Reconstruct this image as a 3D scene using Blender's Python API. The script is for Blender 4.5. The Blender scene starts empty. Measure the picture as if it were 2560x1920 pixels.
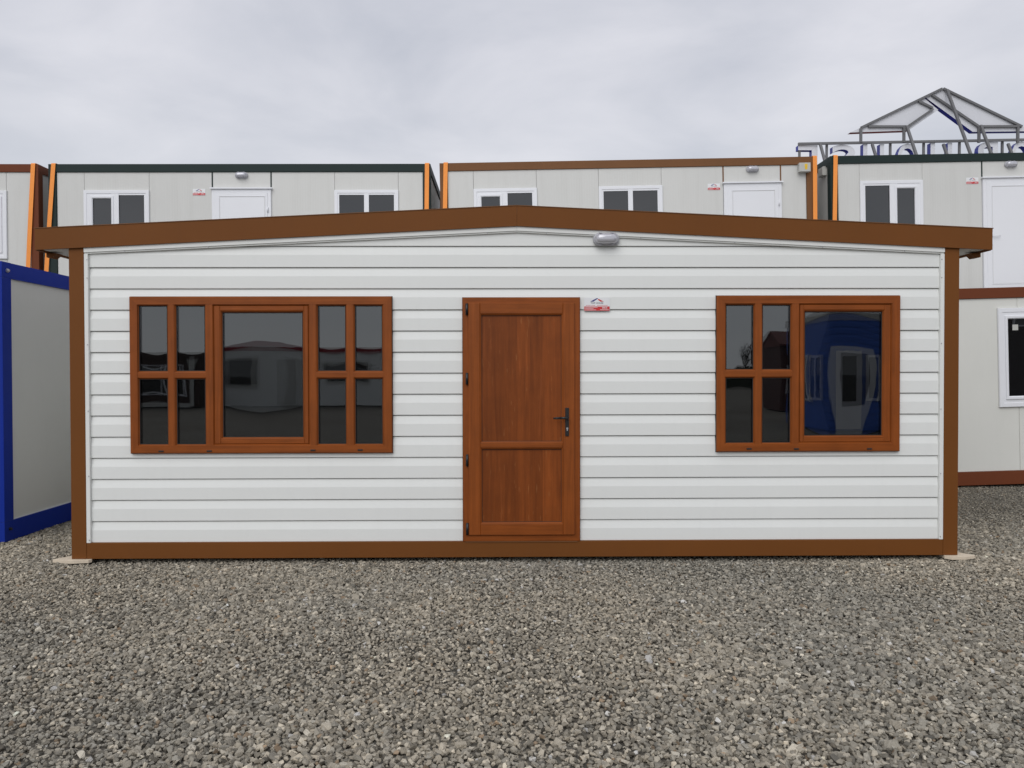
import bpy, bmesh, math, random
import numpy as np
from mathutils import Vector, Matrix

random.seed(7)
rng = np.random.default_rng(11)
S = bpy.context.scene
COL = S.collection

# ------------------------------------------------------------------ camera
cam_d = bpy.data.cameras.new('camera')
cam = bpy.data.objects.new('camera', cam_d)
COL.objects.link(cam)
S.camera = cam
cam_d.sensor_width = 36.0
cam_d.lens = 36.0 * 1900 / 2560
cam_d.clip_start = 0.05
cam_d.clip_end = 3000
CAM = Vector((-0.1146, -6.4364, 1.6111))
YAW, PIT, ROL = 0.0110, -0.01395, -0.0019
fw = Vector((math.sin(YAW) * math.cos(PIT), math.cos(YAW) * math.cos(PIT), math.sin(PIT)))
rt = Vector((math.cos(YAW), -math.sin(YAW), 0))
up = rt.cross(fw)
r2 = rt * math.cos(ROL) + up * math.sin(ROL)
u2 = -rt * math.sin(ROL) + up * math.cos(ROL)
M = Matrix((r2, u2, -fw)).transposed().to_4x4()
M.translation = CAM
cam.matrix_world = M

# ------------------------------------------------------------------ sky
SUN_EL, SUN_AZ = 40.0, 200.0        # degrees; azimuth clockwise from +Y: behind the camera, a little left
world = bpy.data.worlds.new('World')
S.world = world
world.use_nodes = True
wt = world.node_tree
for n in list(wt.nodes):
    wt.nodes.remove(n)


def wn(t, **kw):
    n = wt.nodes.new(t)
    for k, v in kw.items():
        setattr(n, k, v)
    return n


wl = wt.links.new
out = wn('ShaderNodeOutputWorld')
bg = wn('ShaderNodeBackground')
bg.inputs['Strength'].default_value = 0.10
wl(bg.outputs[0], out.inputs[0])
sky = wn('ShaderNodeTexSky', sky_type='NISHITA')
sky.sun_disc = False
sky.sun_elevation = math.radians(SUN_EL)
sky.sun_rotation = math.radians(SUN_AZ)
tc = wn('ShaderNodeTexCoord')
sep = wn('ShaderNodeSeparateXYZ')
wl(tc.outputs['Generated'], sep.inputs[0])
# a level cloud deck: direction divided by height
ab = wn('ShaderNodeMath', operation='ABSOLUTE')
wl(sep.outputs['Z'], ab.inputs[0])
ad = wn('ShaderNodeMath', operation='ADD')
wl(ab.outputs[0], ad.inputs[0])
ad.inputs[1].default_value = 0.16
dx = wn('ShaderNodeMath', operation='DIVIDE')
dy = wn('ShaderNodeMath', operation='DIVIDE')
wl(sep.outputs['X'], dx.inputs[0]); wl(ad.outputs[0], dx.inputs[1])
wl(sep.outputs['Y'], dy.inputs[0]); wl(ad.outputs[0], dy.inputs[1])
cmb = wn('ShaderNodeCombineXYZ')
wl(dx.outputs[0], cmb.inputs[0]); wl(dy.outputs[0], cmb.inputs[1])
n1 = wn('ShaderNodeTexNoise')
n1.inputs['Scale'].default_value = 1.7
n1.inputs['Detail'].default_value = 7
n1.inputs['Roughness'].default_value = 0.52
n1.inputs['Distortion'].default_value = 0.35
wl(cmb.outputs[0], n1.inputs['Vector'])
n2 = wn('ShaderNodeTexNoise')
n2.inputs['Scale'].default_value = 0.7
n2.inputs['Detail'].default_value = 2
wl(cmb.outputs[0], n2.inputs['Vector'])
mx = wn('ShaderNodeMath', operation='ADD')
wl(n1.outputs['Fac'], mx.inputs[0]); wl(n2.outputs['Fac'], mx.inputs[1])
hf = wn('ShaderNodeMath', operation='MULTIPLY')
wl(mx.outputs[0], hf.inputs[0]); hf.inputs[1].default_value = 0.5
cr = wn('ShaderNodeValToRGB')
cr.color_ramp.elements[0].position = 0.38
cr.color_ramp.elements[0].color = (0.500, 0.528, 0.605, 1)
cr.color_ramp.elements[1].position = 0.60
cr.color_ramp.elements[1].color = (0.765, 0.768, 0.825, 1)
wl(hf.outputs[0], cr.inputs[0])
# paler towards the horizon
hz = wn('ShaderNodeMapRange')
hz.inputs['From Min'].default_value = 0.0
hz.inputs['From Max'].default_value = 0.42
hz.inputs['To Min'].default_value = 0.95
hz.inputs['To Max'].default_value = 0.0
hz.interpolation_type = 'SMOOTHSTEP'
wl(ab.outputs[0], hz.inputs['Value'])
mh = wn('ShaderNodeMix', data_type='RGBA')
wl(hz.outputs[0], mh.inputs['Factor'])
wl(cr.outputs[0], mh.inputs['A'])
mh.inputs['B'].default_value = (0.755, 0.775, 0.815, 1)
sc = wn('ShaderNodeMix', data_type='RGBA', blend_type='MULTIPLY')
sc.inputs['Factor'].default_value = 1
wl(mh.outputs['Result'], sc.inputs['A'])
sc.inputs['B'].default_value = (10, 10, 10, 1)
cv = wn('ShaderNodeMix', data_type='RGBA')
cv.inputs['Factor'].default_value = 0.96
wl(sky.outputs[0], cv.inputs['A'])
wl(sc.outputs['Result'], cv.inputs['B'])
wl(cv.outputs['Result'], bg.inputs['Color'])

# ------------------------------------------------------------------ sun through the overcast
sun_d = bpy.data.lights.new('sun', 'SUN')
sun_d.energy = 1.45
sun_d.angle = math.radians(50)
sun_d.color = (1.0, 0.985, 0.96)
sun = bpy.data.objects.new('sun', sun_d)
COL.objects.link(sun)
el, az = math.radians(SUN_EL), math.radians(SUN_AZ)
sdir = Vector((math.sin(az) * math.cos(el), math.cos(az) * math.cos(el), math.sin(el)))
sun.rotation_euler = sdir.to_track_quat('Z', 'Y').to_euler()
sun.location = (0, -8, 12)

S.view_settings.view_transform = 'Standard'
S.view_settings.look = 'None'
S.view_settings.gamma = 1
S.view_settings.use_curve_mapping = False
S.view_settings.exposure = 0.0


# ------------------------------------------------------------------ materials
def nmat(name):
    m = bpy.data.materials.new(name)
    m.use_nodes = True
    t = m.node_tree
    return m, t, t.nodes['Principled BSDF']


def nd(t, typ, **kw):
    n = t.nodes.new(typ)
    for k, v in kw.items():
        setattr(n, k, v)
    return n


def noise(t, vec, scale, detail=3, rough=0.55):
    n = nd(t, 'ShaderNodeTexNoise')
    n.inputs['Scale'].default_value = scale
    n.inputs['Detail'].default_value = detail
    n.inputs['Roughness'].default_value = rough
    if vec is not None:
        t.links.new(vec, n.inputs['Vector'])
    return n


def mapping(t, scale=(1, 1, 1), coord='Object'):
    c = nd(t, 'ShaderNodeTexCoord')
    m = nd(t, 'ShaderNodeMapping')
    m.inputs['Scale'].default_value = scale
    t.links.new(c.outputs[coord], m.inputs['Vector'])
    return m.outputs[0]


def rgb(c):
    return (c[0], c[1], c[2], 1)


def paint(name, col, rough=0.5, var=0.10, dirt=0.0, bump=0.02, bscale=60, spec=0.4, big=1.1):
    """factory-painted or coated sheet: faint cloudy tone, faint grime, orange peel"""
    m, t, b = nmat(name)
    v = mapping(t)
    n = noise(t, v, big, 4)
    r = nd(t, 'ShaderNodeMapRange')
    r.inputs['To Min'].default_value = 1 - var
    r.inputs['To Max'].default_value = 1 + var
    t.links.new(n.outputs['Fac'], r.inputs['Value'])
    mu = nd(t, 'ShaderNodeMix', data_type='RGBA', blend_type='MULTIPLY')
    mu.inputs['Factor'].default_value = 1
    mu.inputs['A'].default_value = rgb(col)
    t.links.new(r.outputs[0], mu.inputs['B'])
    res = mu.outputs['Result']
    if dirt > 0:
        v2 = mapping(t, (9, 9, 1.3))
        n2 = noise(t, v2, 1.7, 6, 0.65)
        r2_ = nd(t, 'ShaderNodeMapRange')
        r2_.inputs['From Min'].default_value = 0.52
        r2_.inputs['From Max'].default_value = 0.78
        r2_.inputs['To Max'].default_value = dirt
        t.links.new(n2.outputs['Fac'], r2_.inputs['Value'])
        mm = nd(t, 'ShaderNodeMix', data_type='RGBA')
        t.links.new(r2_.outputs[0], mm.inputs['Factor'])
        t.links.new(res, mm.inputs['A'])
        mm.inputs['B'].default_value = rgb([c * 0.55 + 0.02 for c in col])
        res = mm.outputs['Result']
    t.links.new(res, b.inputs['Base Color'])
    b.inputs['Roughness'].default_value = rough
    b.inputs['Specular IOR Level'].default_value = spec
    if bump:
        n3 = noise(t, v, bscale, 2)
        bp = nd(t, 'ShaderNodeBump')
        bp.inputs['Strength'].default_value = bump
        bp.inputs['Distance'].default_value = 0.01
        t.links.new(n3.outputs['Fac'], bp.inputs['Height'])
        t.links.new(bp.outputs[0], b.inputs['Normal'])
    return m


def panel_mat(name, col, rough=0.45):
    """micro-ribbed sandwich panel: fine vertical lines"""
    m, t, b = nmat(name)
    v = mapping(t)
    n = noise(t, v, 0.8, 4)
    r = nd(t, 'ShaderNodeMapRange')
    r.inputs['To Min'].default_value = 0.94
    r.inputs['To Max'].default_value = 1.05
    t.links.new(n.outputs['Fac'], r.inputs['Value'])
    w = nd(t, 'ShaderNodeTexWave', wave_type='BANDS', bands_direction='DIAGONAL')
    v3 = mapping(t, (1, 1, 0))
    t.links.new(v3, w.inputs['Vector'])
    w.inputs['Scale'].default_value = 14
    w.inputs['Distortion'].default_value = 0.3
    mu = nd(t, 'ShaderNodeMix', data_type='RGBA', blend_type='MULTIPLY')
    mu.inputs['Factor'].default_value = 1
    mu.inputs['A'].default_value = rgb(col)
    t.links.new(r.outputs[0], mu.inputs['B'])
    vs_ = mapping(t, (5, 5, .35))
    ns = noise(t, vs_, 1.5, 6, 0.6)
    rs = nd(t, 'ShaderNodeMapRange')
    rs.inputs['From Min'].default_value = 0.50
    rs.inputs['From Max'].default_value = 0.80
    rs.inputs['To Max'].default_value = 0.13
    t.links.new(ns.outputs['Fac'], rs.inputs['Value'])
    mst = nd(t, 'ShaderNodeMix', data_type='RGBA')
    t.links.new(rs.outputs[0], mst.inputs['Factor'])
    t.links.new(mu.outputs['Result'], mst.inputs['A'])
    mst.inputs['B'].default_value = (0.33, 0.32, 0.28, 1)
    t.links.new(mst.outputs['Result'], b.inputs['Base Color'])
    bp = nd(t, 'ShaderNodeBump')
    bp.inputs['Strength'].default_value = 0.10
    bp.inputs['Distance'].default_value = 0.004
    t.links.new(w.outputs['Fac'], bp.inputs['Height'])
    t.links.new(bp.outputs[0], b.inputs['Normal'])
    b.inputs['Roughness'].default_value = rough
    return m


def oak(name, axis, base=(0.265, 0.068, 0.0110), dark=(0.11, 0.027, 0.0045), staves=False):
    """golden-oak foil, grain running along the given axis"""
    m, t, b = nmat(name)
    s = [34, 34, 34]
    s['xyz'.index(axis)] = 1.6
    v = mapping(t, s)
    src = v
    if staves:
        c = nd(t, 'ShaderNodeTexCoord')
        sp = nd(t, 'ShaderNodeSeparateXYZ')
        t.links.new(c.outputs['Object'], sp.inputs[0])
        fl = nd(t, 'ShaderNodeMath', operation='MULTIPLY')
        fl.inputs[1].default_value = 9.3
        t.links.new(sp.outputs['X'], fl.inputs[0])
        fo = nd(t, 'ShaderNodeMath', operation='FLOOR')
        t.links.new(fl.outputs[0], fo.inputs[0])
        wnz = nd(t, 'ShaderNodeTexWhiteNoise', noise_dimensions='1D')
        t.links.new(fo.outputs[0], wnz.inputs['W'])
        vo = nd(t, 'ShaderNodeVectorMath', operation='SCALE')
        vo.inputs['Scale'].default_value = 40
        t.links.new(wnz.outputs['Color'], vo.inputs[0])
        va = nd(t, 'ShaderNodeVectorMath', operation='ADD')
        t.links.new(v, va.inputs[0]); t.links.new(vo.outputs[0], va.inputs[1])
        src = va.outputs[0]
    n = noise(t, src, 1.0, 6, 0.6)
    n.inputs['Distortion'].default_value = 0.6
    r = nd(t, 'ShaderNodeValToRGB')
    r.color_ramp.elements[0].position = 0.30
    r.color_ramp.elements[0].color = rgb([d * 0.45 + c_ * 0.55 for d, c_ in zip(dark, base)])
    r.color_ramp.elements[1].position = 0.62
    r.color_ramp.elements[1].color = rgb(base)
    e = r.color_ramp.elements.new(0.80)
    e.color = rgb([min(1, c_ * 1.25 + 0.01) for c_ in base])
    t.links.new(n.outputs['Fac'], r.inputs[0])
    v2 = mapping(t)
    n2 = noise(t, v2, 5.0, 3)
    mr = nd(t, 'ShaderNodeMapRange')
    mr.inputs['To Min'].default_value = 0.78
    mr.inputs['To Max'].default_value = 1.22
    t.links.new(n2.outputs['Fac'], mr.inputs['Value'])
    mu = nd(t, 'ShaderNodeMix', data_type='RGBA', blend_type='MULTIPLY')
    mu.inputs['Factor'].default_value = 1
    t.links.new(r.outputs[0], mu.inputs['A'])
    t.links.new(mr.outputs[0], mu.inputs['B'])
    res = mu.outputs['Result']
    if staves:
        mr2 = nd(t, 'ShaderNodeMapRange')
        mr2.inputs['To Min'].default_value = 0.80
        mr2.inputs['To Max'].default_value = 1.16
        t.links.new(wnz.outputs['Value'], mr2.inputs['Value'])
        mu2 = nd(t, 'ShaderNodeMix', data_type='RGBA', blend_type='MULTIPLY')
        mu2.inputs['Factor'].default_value = 1
        t.links.new(res, mu2.inputs['A']); t.links.new(mr2.outputs[0], mu2.inputs['B'])
        # pale flecks
        vf = mapping(t, (60, 60, 9))
        n4 = noise(t, vf, 1.0, 2)
        mf = nd(t, 'ShaderNodeMapRange')
        mf.inputs['From Min'].default_value = 0.66
        mf.inputs['From Max'].default_value = 0.78
        mf.inputs['To Max'].default_value = 0.45
        t.links.new(n4.outputs['Fac'], mf.inputs['Value'])
        mx2 = nd(t, 'ShaderNodeMix', data_type='RGBA')
        t.links.new(mf.outputs[0], mx2.inputs['Factor'])
        t.links.new(mu2.outputs['Result'], mx2.inputs['A'])
        mx2.inputs['B'].default_value = (0.36, 0.15, 0.05, 1)
        res = mx2.outputs['Result']
    t.links.new(res, b.inputs['Base Color'])
    b.inputs['Roughness'].default_value = 0.45
    b.inputs['Specular IOR Level'].default_value = 0.22
    bp = nd(t, 'ShaderNodeBump')
    bp.inputs['Strength'].default_value = 0.06
    bp.inputs['Distance'].default_value = 0.004
    t.links.new(n.outputs['Fac'], bp.inputs['Height'])
    t.links.new(bp.outputs[0], b.inputs['Normal'])
    return m


def plain(name, col, rough=0.5, metal=0.0, spec=0.5):
    return_m = paint(name, col, rough, 0.06, 0, 0.015, 90, spec, 6)
    return_m.node_tree.nodes['Principled BSDF'].inputs['Metallic'].default_value = metal
    return return_m


MAT = {}
MAT['white'] = paint('white_siding', (0.785, 0.80, 0.78), 0.42, 0.04, 0.05, 0.03, 5, 0.3, 0.7)
MAT['trim'] = paint('white_trim', (0.78, 0.79, 0.765), 0.4, 0.03, 0.03)
MAT['brown'] = paint('brown_steel', (0.166, 0.0585, 0.0125), 0.6, 0.12, 0.10, 0.03, 120, 0.18)
MAT['brown_b'] = paint('brown_steel_weathered', (0.180, 0.082, 0.034), 0.6, 0.14, 0.12, spec=0.2)
MAT['redbrown'] = paint('red_brown_steel', (0.150, 0.042, 0.016), 0.6, 0.12, 0.1, spec=0.2)
MAT['green'] = paint('dark_green_steel', (0.013, 0.026, 0.024), 0.55, 0.15, 0.06, spec=0.25)
MAT['blue'] = paint('blue_steel', (0.004, 0.026, 0.28), 0.5, 0.12, 0.06, spec=0.2)
MAT['panel'] = panel_mat('light_grey_panel', (0.64, 0.64, 0.615))
MAT['panel_w'] = paint('warm_grey_panel', (0.70, 0.70, 0.655), 0.45, 0.05, 0.05, 0.06, 300)
MAT['pvc'] = paint('white_pvc', (0.80, 0.81, 0.84), 0.3, 0.02, 0.02)
MAT['oak_v'] = oak('golden_oak_upright', 'z')
MAT['oak_h'] = oak('golden_oak_level', 'x')
MAT['oak_p'] = oak('golden_oak_staves', 'z', (0.235, 0.058, 0.0094), (0.075, 0.017, 0.003), True)
MAT['black'] = plain('black_fitting', (0.012, 0.012, 0.013), 0.38)
MAT['gasket'] = plain('black_rubber', (0.010, 0.010, 0.010), 0.6)
MAT['soffit'] = paint('soffit_board', (0.78, 0.78, 0.75), 0.6, 0.10, 0.3)
MAT['roof'] = paint('roof_sheet', (0.50, 0.50, 0.48), 0.45, 0.06, 0.25)
MAT['dark'] = plain('dark_core', (0.02, 0.02, 0.02), 0.8)
MAT['orange'] = paint('orange_strap', (0.95, 0.33, 0.065), 0.65, 0.08, 0.1, 0.2, 500)
MAT['plywood'] = paint('plywood', (0.68, 0.585, 0.455), 0.7, 0.12, 0.15, 0.1, 80, 0.3, 9)
MAT['steel'] = paint('grey_steel', (0.145, 0.145, 0.15), 0.5, 0.15, 0.2)
MAT['zinc'] = plain('zinc_bolt', (0.55, 0.55, 0.56), 0.35, 0.8)
MAT['lampgrey'] = plain('lamp_housing', (0.42, 0.42, 0.45), 0.4)
MAT['lampglass'] = plain('lamp_diffuser', (0.52, 0.52, 0.56), 0.16, 0.25, 0.8)
MAT['signwhite'] = plain('sign_white', (0.80, 0.81, 0.82), 0.35)
MAT['signred'] = plain('sign_red', (0.58, 0.025, 0.03), 0.4)
MAT['signblue'] = plain('sign_blue', (0.016, 0.022, 0.20), 0.4)
MAT['signdark'] = plain('sign_dark', (0.015, 0.015, 0.06), 0.4)
MAT['yellow'] = plain('yellow_sticker', (0.78, 0.50, 0.03), 0.5)
MAT['boxgrey'] = plain('box_grey', (0.50, 0.50, 0.47), 0.45)
MAT['traywhite'] = paint('tray_back', (0.66, 0.67, 0.71), 0.5, 0.06, 0.1)
MAT['trayblue'] = plain('tray_blue', (0.012, 0.022, 0.30), 0.45)
MAT['trayred'] = plain('tray_red', (0.30, 0.03, 0.04), 0.45)
MAT['rooftile'] = paint('red_roof_tile', (0.11, 0.025, 0.02), 0.6, 0.3, 0.2, 0.3, 12, 0.3, 8)
MAT['darkred'] = paint('dark_red_board', (0.05, 0.008, 0.007), 0.6, 0.2)
MAT['redtrim'] = paint('red_roof_trim', (0.30, 0.02, 0.03), 0.5, 0.1)
MAT['bluewall'] = paint('blue_siding', (0.025, 0.105, 0.48), 0.45, 0.1, 0.1)
MAT['brownwall'] = paint('dark_brown_wall', (0.045, 0.022, 0.014), 0.6, 0.15)
MAT['bark'] = paint('bark', (0.05, 0.042, 0.036), 0.85, 0.25, 0, 0.5, 40)
MAT['hedge'] = paint('dark_hedge', (0.030, 0.034, 0.022), 0.9, 0.4, 0, 0.5, 3, 0.1, 2)


def glass_dark():
    m, t, b = nmat('window_glass_inner')
    b.inputs['Base Color'].default_value = (0.006, 0.007, 0.008, 1)
    b.inputs['Roughness'].default_value = 0.0
    b.inputs['IOR'].default_value = 1.92
    v = mapping(t)
    n = noise(t, v, 3.0, 2)
    bp = nd(t, 'ShaderNodeBump')
    bp.inputs['Strength'].default_value = 0.05
    bp.inputs['Distance'].default_value = 0.004
    t.links.new(n.outputs['Fac'], bp.inputs['Height'])
    t.links.new(bp.outputs[0], b.inputs['Normal'])
    return m


def glass_outer():
    m, t, b = nmat('window_glass_outer')
    t.nodes.remove(b)
    o = [n for n in t.nodes if n.type == 'OUTPUT_MATERIAL'][0]
    tr = nd(t, 'ShaderNodeBsdfTransparent')
    tr.inputs['Color'].default_value = (0.93, 0.95, 0.95, 1)
    gl = nd(t, 'ShaderNodeBsdfGlossy')
    gl.inputs['Roughness'].default_value = 0.0
    gl.inputs['Color'].default_value = (0.95, 0.97, 1.0, 1)
    fr = nd(t, 'ShaderNodeFresnel')
    fr.inputs['IOR'].default_value = 1.58
    mx_ = nd(t, 'ShaderNodeMixShader')
    t.links.new(fr.outputs[0], mx_.inputs[0])
    t.links.new(tr.outputs[0], mx_.inputs[1]); t.links.new(gl.outputs[0], mx_.inputs[2])
    t.links.new(mx_.outputs[0], o.inputs[0])
    v = mapping(t)
    n = noise(t, v, 2.0, 2)
    bp = nd(t, 'ShaderNodeBump')
    bp.inputs['Strength'].default_value = 0.04
    bp.inputs['Distance'].default_value = 0.004
    t.links.new(n.outputs['Fac'], bp.inputs['Height'])
    t.links.new(bp.outputs[0], gl.inputs['Normal'])
    return m


MAT['glass'] = glass_dark()
MAT['glass_o'] = glass_outer()


def ground_mat():
    m, t, b = nmat('gravel_ground')
    v = mapping(t, (1, 1, 1), 'Object')
    vo = nd(t, 'ShaderNodeTexVoronoi')
    vo.inputs['Scale'].default_value = 26
    t.links.new(v, vo.inputs['Vector'])
    sepc = nd(t, 'ShaderNodeSeparateColor')
    t.links.new(vo.outputs['Color'], sepc.inputs[0])
    r = nd(t, 'ShaderNodeValToRGB')
    r.color_ramp.elements[0].color = (0.085, 0.081, 0.071, 1)
    r.color_ramp.elements[1].color = (0.23, 0.212, 0.178, 1)
    t.links.new(sepc.outputs[0], r.inputs[0])
    n = noise(t, v, 0.35, 5, 0.6)
    dirt = nd(t, 'ShaderNodeMix', data_type='RGBA')
    mr = nd(t, 'ShaderNodeMapRange')
    mr.inputs['From Min'].default_value = 0.45
    mr.inputs['From Max'].default_value = 0.65
    mr.inputs['To Max'].default_value = 0.6
    t.links.new(n.outputs['Fac'], mr.inputs['Value'])
    t.links.new(mr.outputs[0], dirt.inputs['Factor'])
    t.links.new(r.outputs[0], dirt.inputs['A'])
    dirt.inputs['B'].default_value = (0.11, 0.092, 0.072, 1)
    t.links.new(dirt.outputs['Result'], b.inputs['Base Color'])
    b.inputs['Roughness'].default_value = 0.9
    b.inputs['Specular IOR Level'].default_value = 0.2
    bp = nd(t, 'ShaderNodeBump')
    bp.inputs['Strength'].default_value = 0.7
    bp.inputs['Distance'].default_value = 0.02
    bp.invert = True
    t.links.new(vo.outputs['Distance'], bp.inputs['Height'])
    t.links.new(bp.outputs[0], b.inputs['Normal'])
    return m


def stone_mat():
    m, t, b = nmat('gravel_stone')
    a = nd(t, 'ShaderNodeAttribute', attribute_type='INSTANCER', attribute_name='stone_col')
    v = mapping(t, (1, 1, 1), 'Object')
    n = noise(t, v, 1.9, 4, 0.65)
    mr = nd(t, 'ShaderNodeMapRange')
    mr.inputs['To Min'].default_value = 0.70
    mr.inputs['To Max'].default_value = 1.30
    t.links.new(n.outputs['Fac'], mr.inputs['Value'])
    mu = nd(t, 'ShaderNodeMix', data_type='RGBA', blend_type='MULTIPLY')
    mu.inputs['Factor'].default_value = 1
    t.links.new(a.outputs['Color'], mu.inputs['A'])
    t.links.new(mr.outputs[0], mu.inputs['B'])
    t.links.new(mu.outputs['Result'], b.inputs['Base Color'])
    b.inputs['Roughness'].default_value = 0.85
    b.inputs['Specular IOR Level'].default_value = 0.25
    n2 = noise(t, v, 6.0, 3)
    bp = nd(t, 'ShaderNodeBump')
    bp.inputs['Strength'].default_value = 0.35
    bp.inputs['Distance'].default_value = 0.1
    t.links.new(n2.outputs['Fac'], bp.inputs['Height'])
    t.links.new(bp.outputs[0], b.inputs['Normal'])
    return m


# ------------------------------------------------------------------ mesh helpers
class MB:
    def __init__(self):
        self.v, self.f, self.m, self.s = [], [], [], []

    def add(self, vs, fs, mi=0, smooth=False):
        o = len(self.v)
        self.v += [tuple(p) for p in vs]
        for f in fs:
            self.f.append([i + o for i in f]); self.m.append(mi); self.s.append(smooth)
        return self

    def box(self, x0, x1, y0, y1, z0, z1, mi=0):
        vs = [(x0, y0, z0), (x1, y0, z0), (x1, y1, z0), (x0, y1, z0), (x0, y0, z1), (x1, y0, z1), (x1, y1, z1), (x0, y1, z1)]
        return self.add(vs, [(0, 3, 2, 1), (4, 5, 6, 7), (0, 1, 5, 4), (1, 2, 6, 5), (2, 3, 7, 6), (3, 0, 4, 7)], mi)

    def cbox(self, x0, x1, y0, y1, z0, z1, c=0.004, mi=0):
        """box with chamfered front (low y) edges"""
        vs = []
        for y, i in ((y1, 0), (y0 + c, 0), (y0, c)):
            vs += [(x0 + i, y, z0 + i), (x1 - i, y, z0 + i), (x1 - i, y, z1 - i), (x0 + i, y, z1 - i)]
        fs = [(3, 2, 1, 0), (8, 9, 10, 11)]
        for a in (0, 4):
            for k in range(4):
                j = (k + 1) % 4
                fs.append((a + k, a + j, a + 4 + j, a + 4 + k))
        return self.add(vs, fs, mi)

    def prism(self, poly, axis, a, b, mi=0, mi_side=None):
        """polygon (pairs) extruded along the axis: x -> (y,z), y -> (x,z), z -> (x,y)"""
        n = len(poly)
        def P(p, q):
            return {'x': (q, p[0], p[1]), 'y': (p[0], q, p[1]), 'z': (p[0], p[1], q)}[axis]
        vs = [P(p, a) for p in poly] + [P(p, b) for p in poly]
        self.add(vs, [tuple(range(n)), tuple(range(2 * n - 1, n - 1, -1))], mi)
        o = len(self.v) - 2 * n
        for k in range(n):
            j = (k + 1) % n
            self.f.append([o + k, o + n + k, o + n + j, o + j]); self.m.append(mi if mi_side is None else mi_side); self.s.append(False)
        return self

    def ring(self, x0, x1, z0, z1, prof, mi=0, mv=None):
        """mitred rectangular frame; prof = [(inset, y), ...] from the outer back to the inner back"""
        n = len(prof)
        vs = []
        for ins, y in prof:
            vs += [(x0 + ins, y, z0 + ins), (x1 - ins, y, z0 + ins), (x1 - ins, y, z1 - ins), (x0 + ins, y, z1 - ins)]
        fs = []
        for a in range(n - 1):
            for k in range(4):
                j = (k + 1) % 4
                fs.append((4 * a + k, 4 * a + j, 4 * a + 4 + j, 4 * a + 4 + k))
        self.add(vs, fs, mi)
        if mv is not None:
            for q in range(len(fs)):
                if q % 4 in (1, 3):
                    self.m[len(self.m) - len(fs) + q] = mv
        return self

    def tube(self, p0, p1, r0, r1=None, n=8, mi=0, smooth=True):
        r1 = r0 if r1 is None else r1
        p0, p1 = Vector(p0), Vector(p1)
        d = (p1 - p0).normalized()
        a = d.orthogonal().normalized()
        b = d.cross(a)
        vs = []
        for p, r in ((p0, r0), (p1, r1)):
            for k in range(n):
                t = 2 * math.pi * k / n
                vs.append(p + (a * math.cos(t) + b * math.sin(t)) * r)
        fs = [(k, (k + 1) % n, n + (k + 1) % n, n + k) for k in range(n)]
        self.add(vs, fs, mi, smooth)
        return self.add(vs, [tuple(range(n - 1, -1, -1)), tuple(range(n, 2 * n))], mi)

    def bar(self, p0, p1, w, h, upv=(0, 0, 1), mi=0):
        p0, p1 = Vector(p0), Vector(p1)
        d = (p1 - p0).normalized()
        u = Vector(upv)
        s = d.cross(u).normalized()
        u = s.cross(d).normalized()
        vs = []
        for p in (p0, p1):
            for a, b in ((-1, -1), (1, -1), (1, 1), (-1, 1)):
                vs.append(p + s * a * w / 2 + u * b * h / 2)
        return self.add(vs, [(0, 1, 2, 3), (7, 6, 5, 4), (0, 4, 5, 1), (1, 5, 6, 2), (2, 6, 7, 3), (3, 7, 4, 0)], mi)

    def mesh(self, name, mats, clip=None, bevel=0):
        me = bpy.data.meshes.new(name)
        me.from_pydata(self.v, [], self.f)
        if not isinstance(mats, (list, tuple)):
            mats = [mats]
        for m_ in mats:
            me.materials.append(MAT[m_] if isinstance(m_, str) else m_)
        me.polygons.foreach_set('material_index', self.m)
        me.polygons.foreach_set('use_smooth', self.s)
        bm = bmesh.new()
        bm.from_mesh(me)
        bmesh.ops.remove_doubles(bm, verts=bm.verts, dist=1e-6)
        if clip:
            for co, no in clip:
                r = bmesh.ops.bisect_plane(bm, geom=bm.verts[:] + bm.edges[:] + bm.faces[:], plane_co=co, plane_no=no, clear_outer=True)
                ed = [e for e in r['geom_cut'] if isinstance(e, bmesh.types.BMEdge)]
                if ed:
                    bmesh.ops.holes_fill(bm, edges=ed, sides=0)
        if bevel:
            bmesh.ops.bevel(bm, geom=bm.edges[:], offset=bevel, segments=2, affect='EDGES', profile=0.6)
        bmesh.ops.recalc_face_normals(bm, faces=bm.faces[:])
        bm.to_mesh(me)
        bm.free()
        me.update()
        return me

    def build(self, name, mats, parent=None, **kw):
        return link(name, self.mesh(name, mats, **kw), parent)


def link(name, me, parent=None):
    o = bpy.data.objects.new(name, me)
    COL.objects.link(o)
    if parent is not None:
        o.parent = parent
    return o


def tag(o, label=None, cat=None, group=None, kind=None):
    if label: o['label'] = label
    if cat: o['category'] = cat
    if group: o['group'] = group
    if kind: o['kind'] = kind
    return o


def thing(name, label, cat, loc=(0, 0, 0), rot=(0, 0, 0), group=None):
    o = bpy.data.objects.new(name, None)
    o.empty_display_size = 0.2
    COL.objects.link(o)
    o.location = loc
    o.rotation_euler = rot
    return tag(o, label, cat, group)


def pane_grid(x0, x1, z0, z1, y, sag=0.0, n=18):
    vs, fs = [], []
    for j in range(n + 1):
        for i in range(n + 1):
            u, w = i / n * 2 - 1, j / n * 2 - 1
            s = sag * math.cos(u * math.pi / 2) * math.cos(w * math.pi / 2)
            vs.append((x0 + (x1 - x0) * i / n, y + s, z0 + (z1 - z0) * j / n))
    for j in range(n):
        for i in range(n):
            a = j * (n + 1) + i
            fs.append((a, a + 1, a + n + 2, a + n + 1))
    me = bpy.data.meshes.new('pane')
    me.from_pydata(vs, [], fs)
    me.polygons.foreach_set('use_smooth', [True] * len(fs))
    return me


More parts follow.
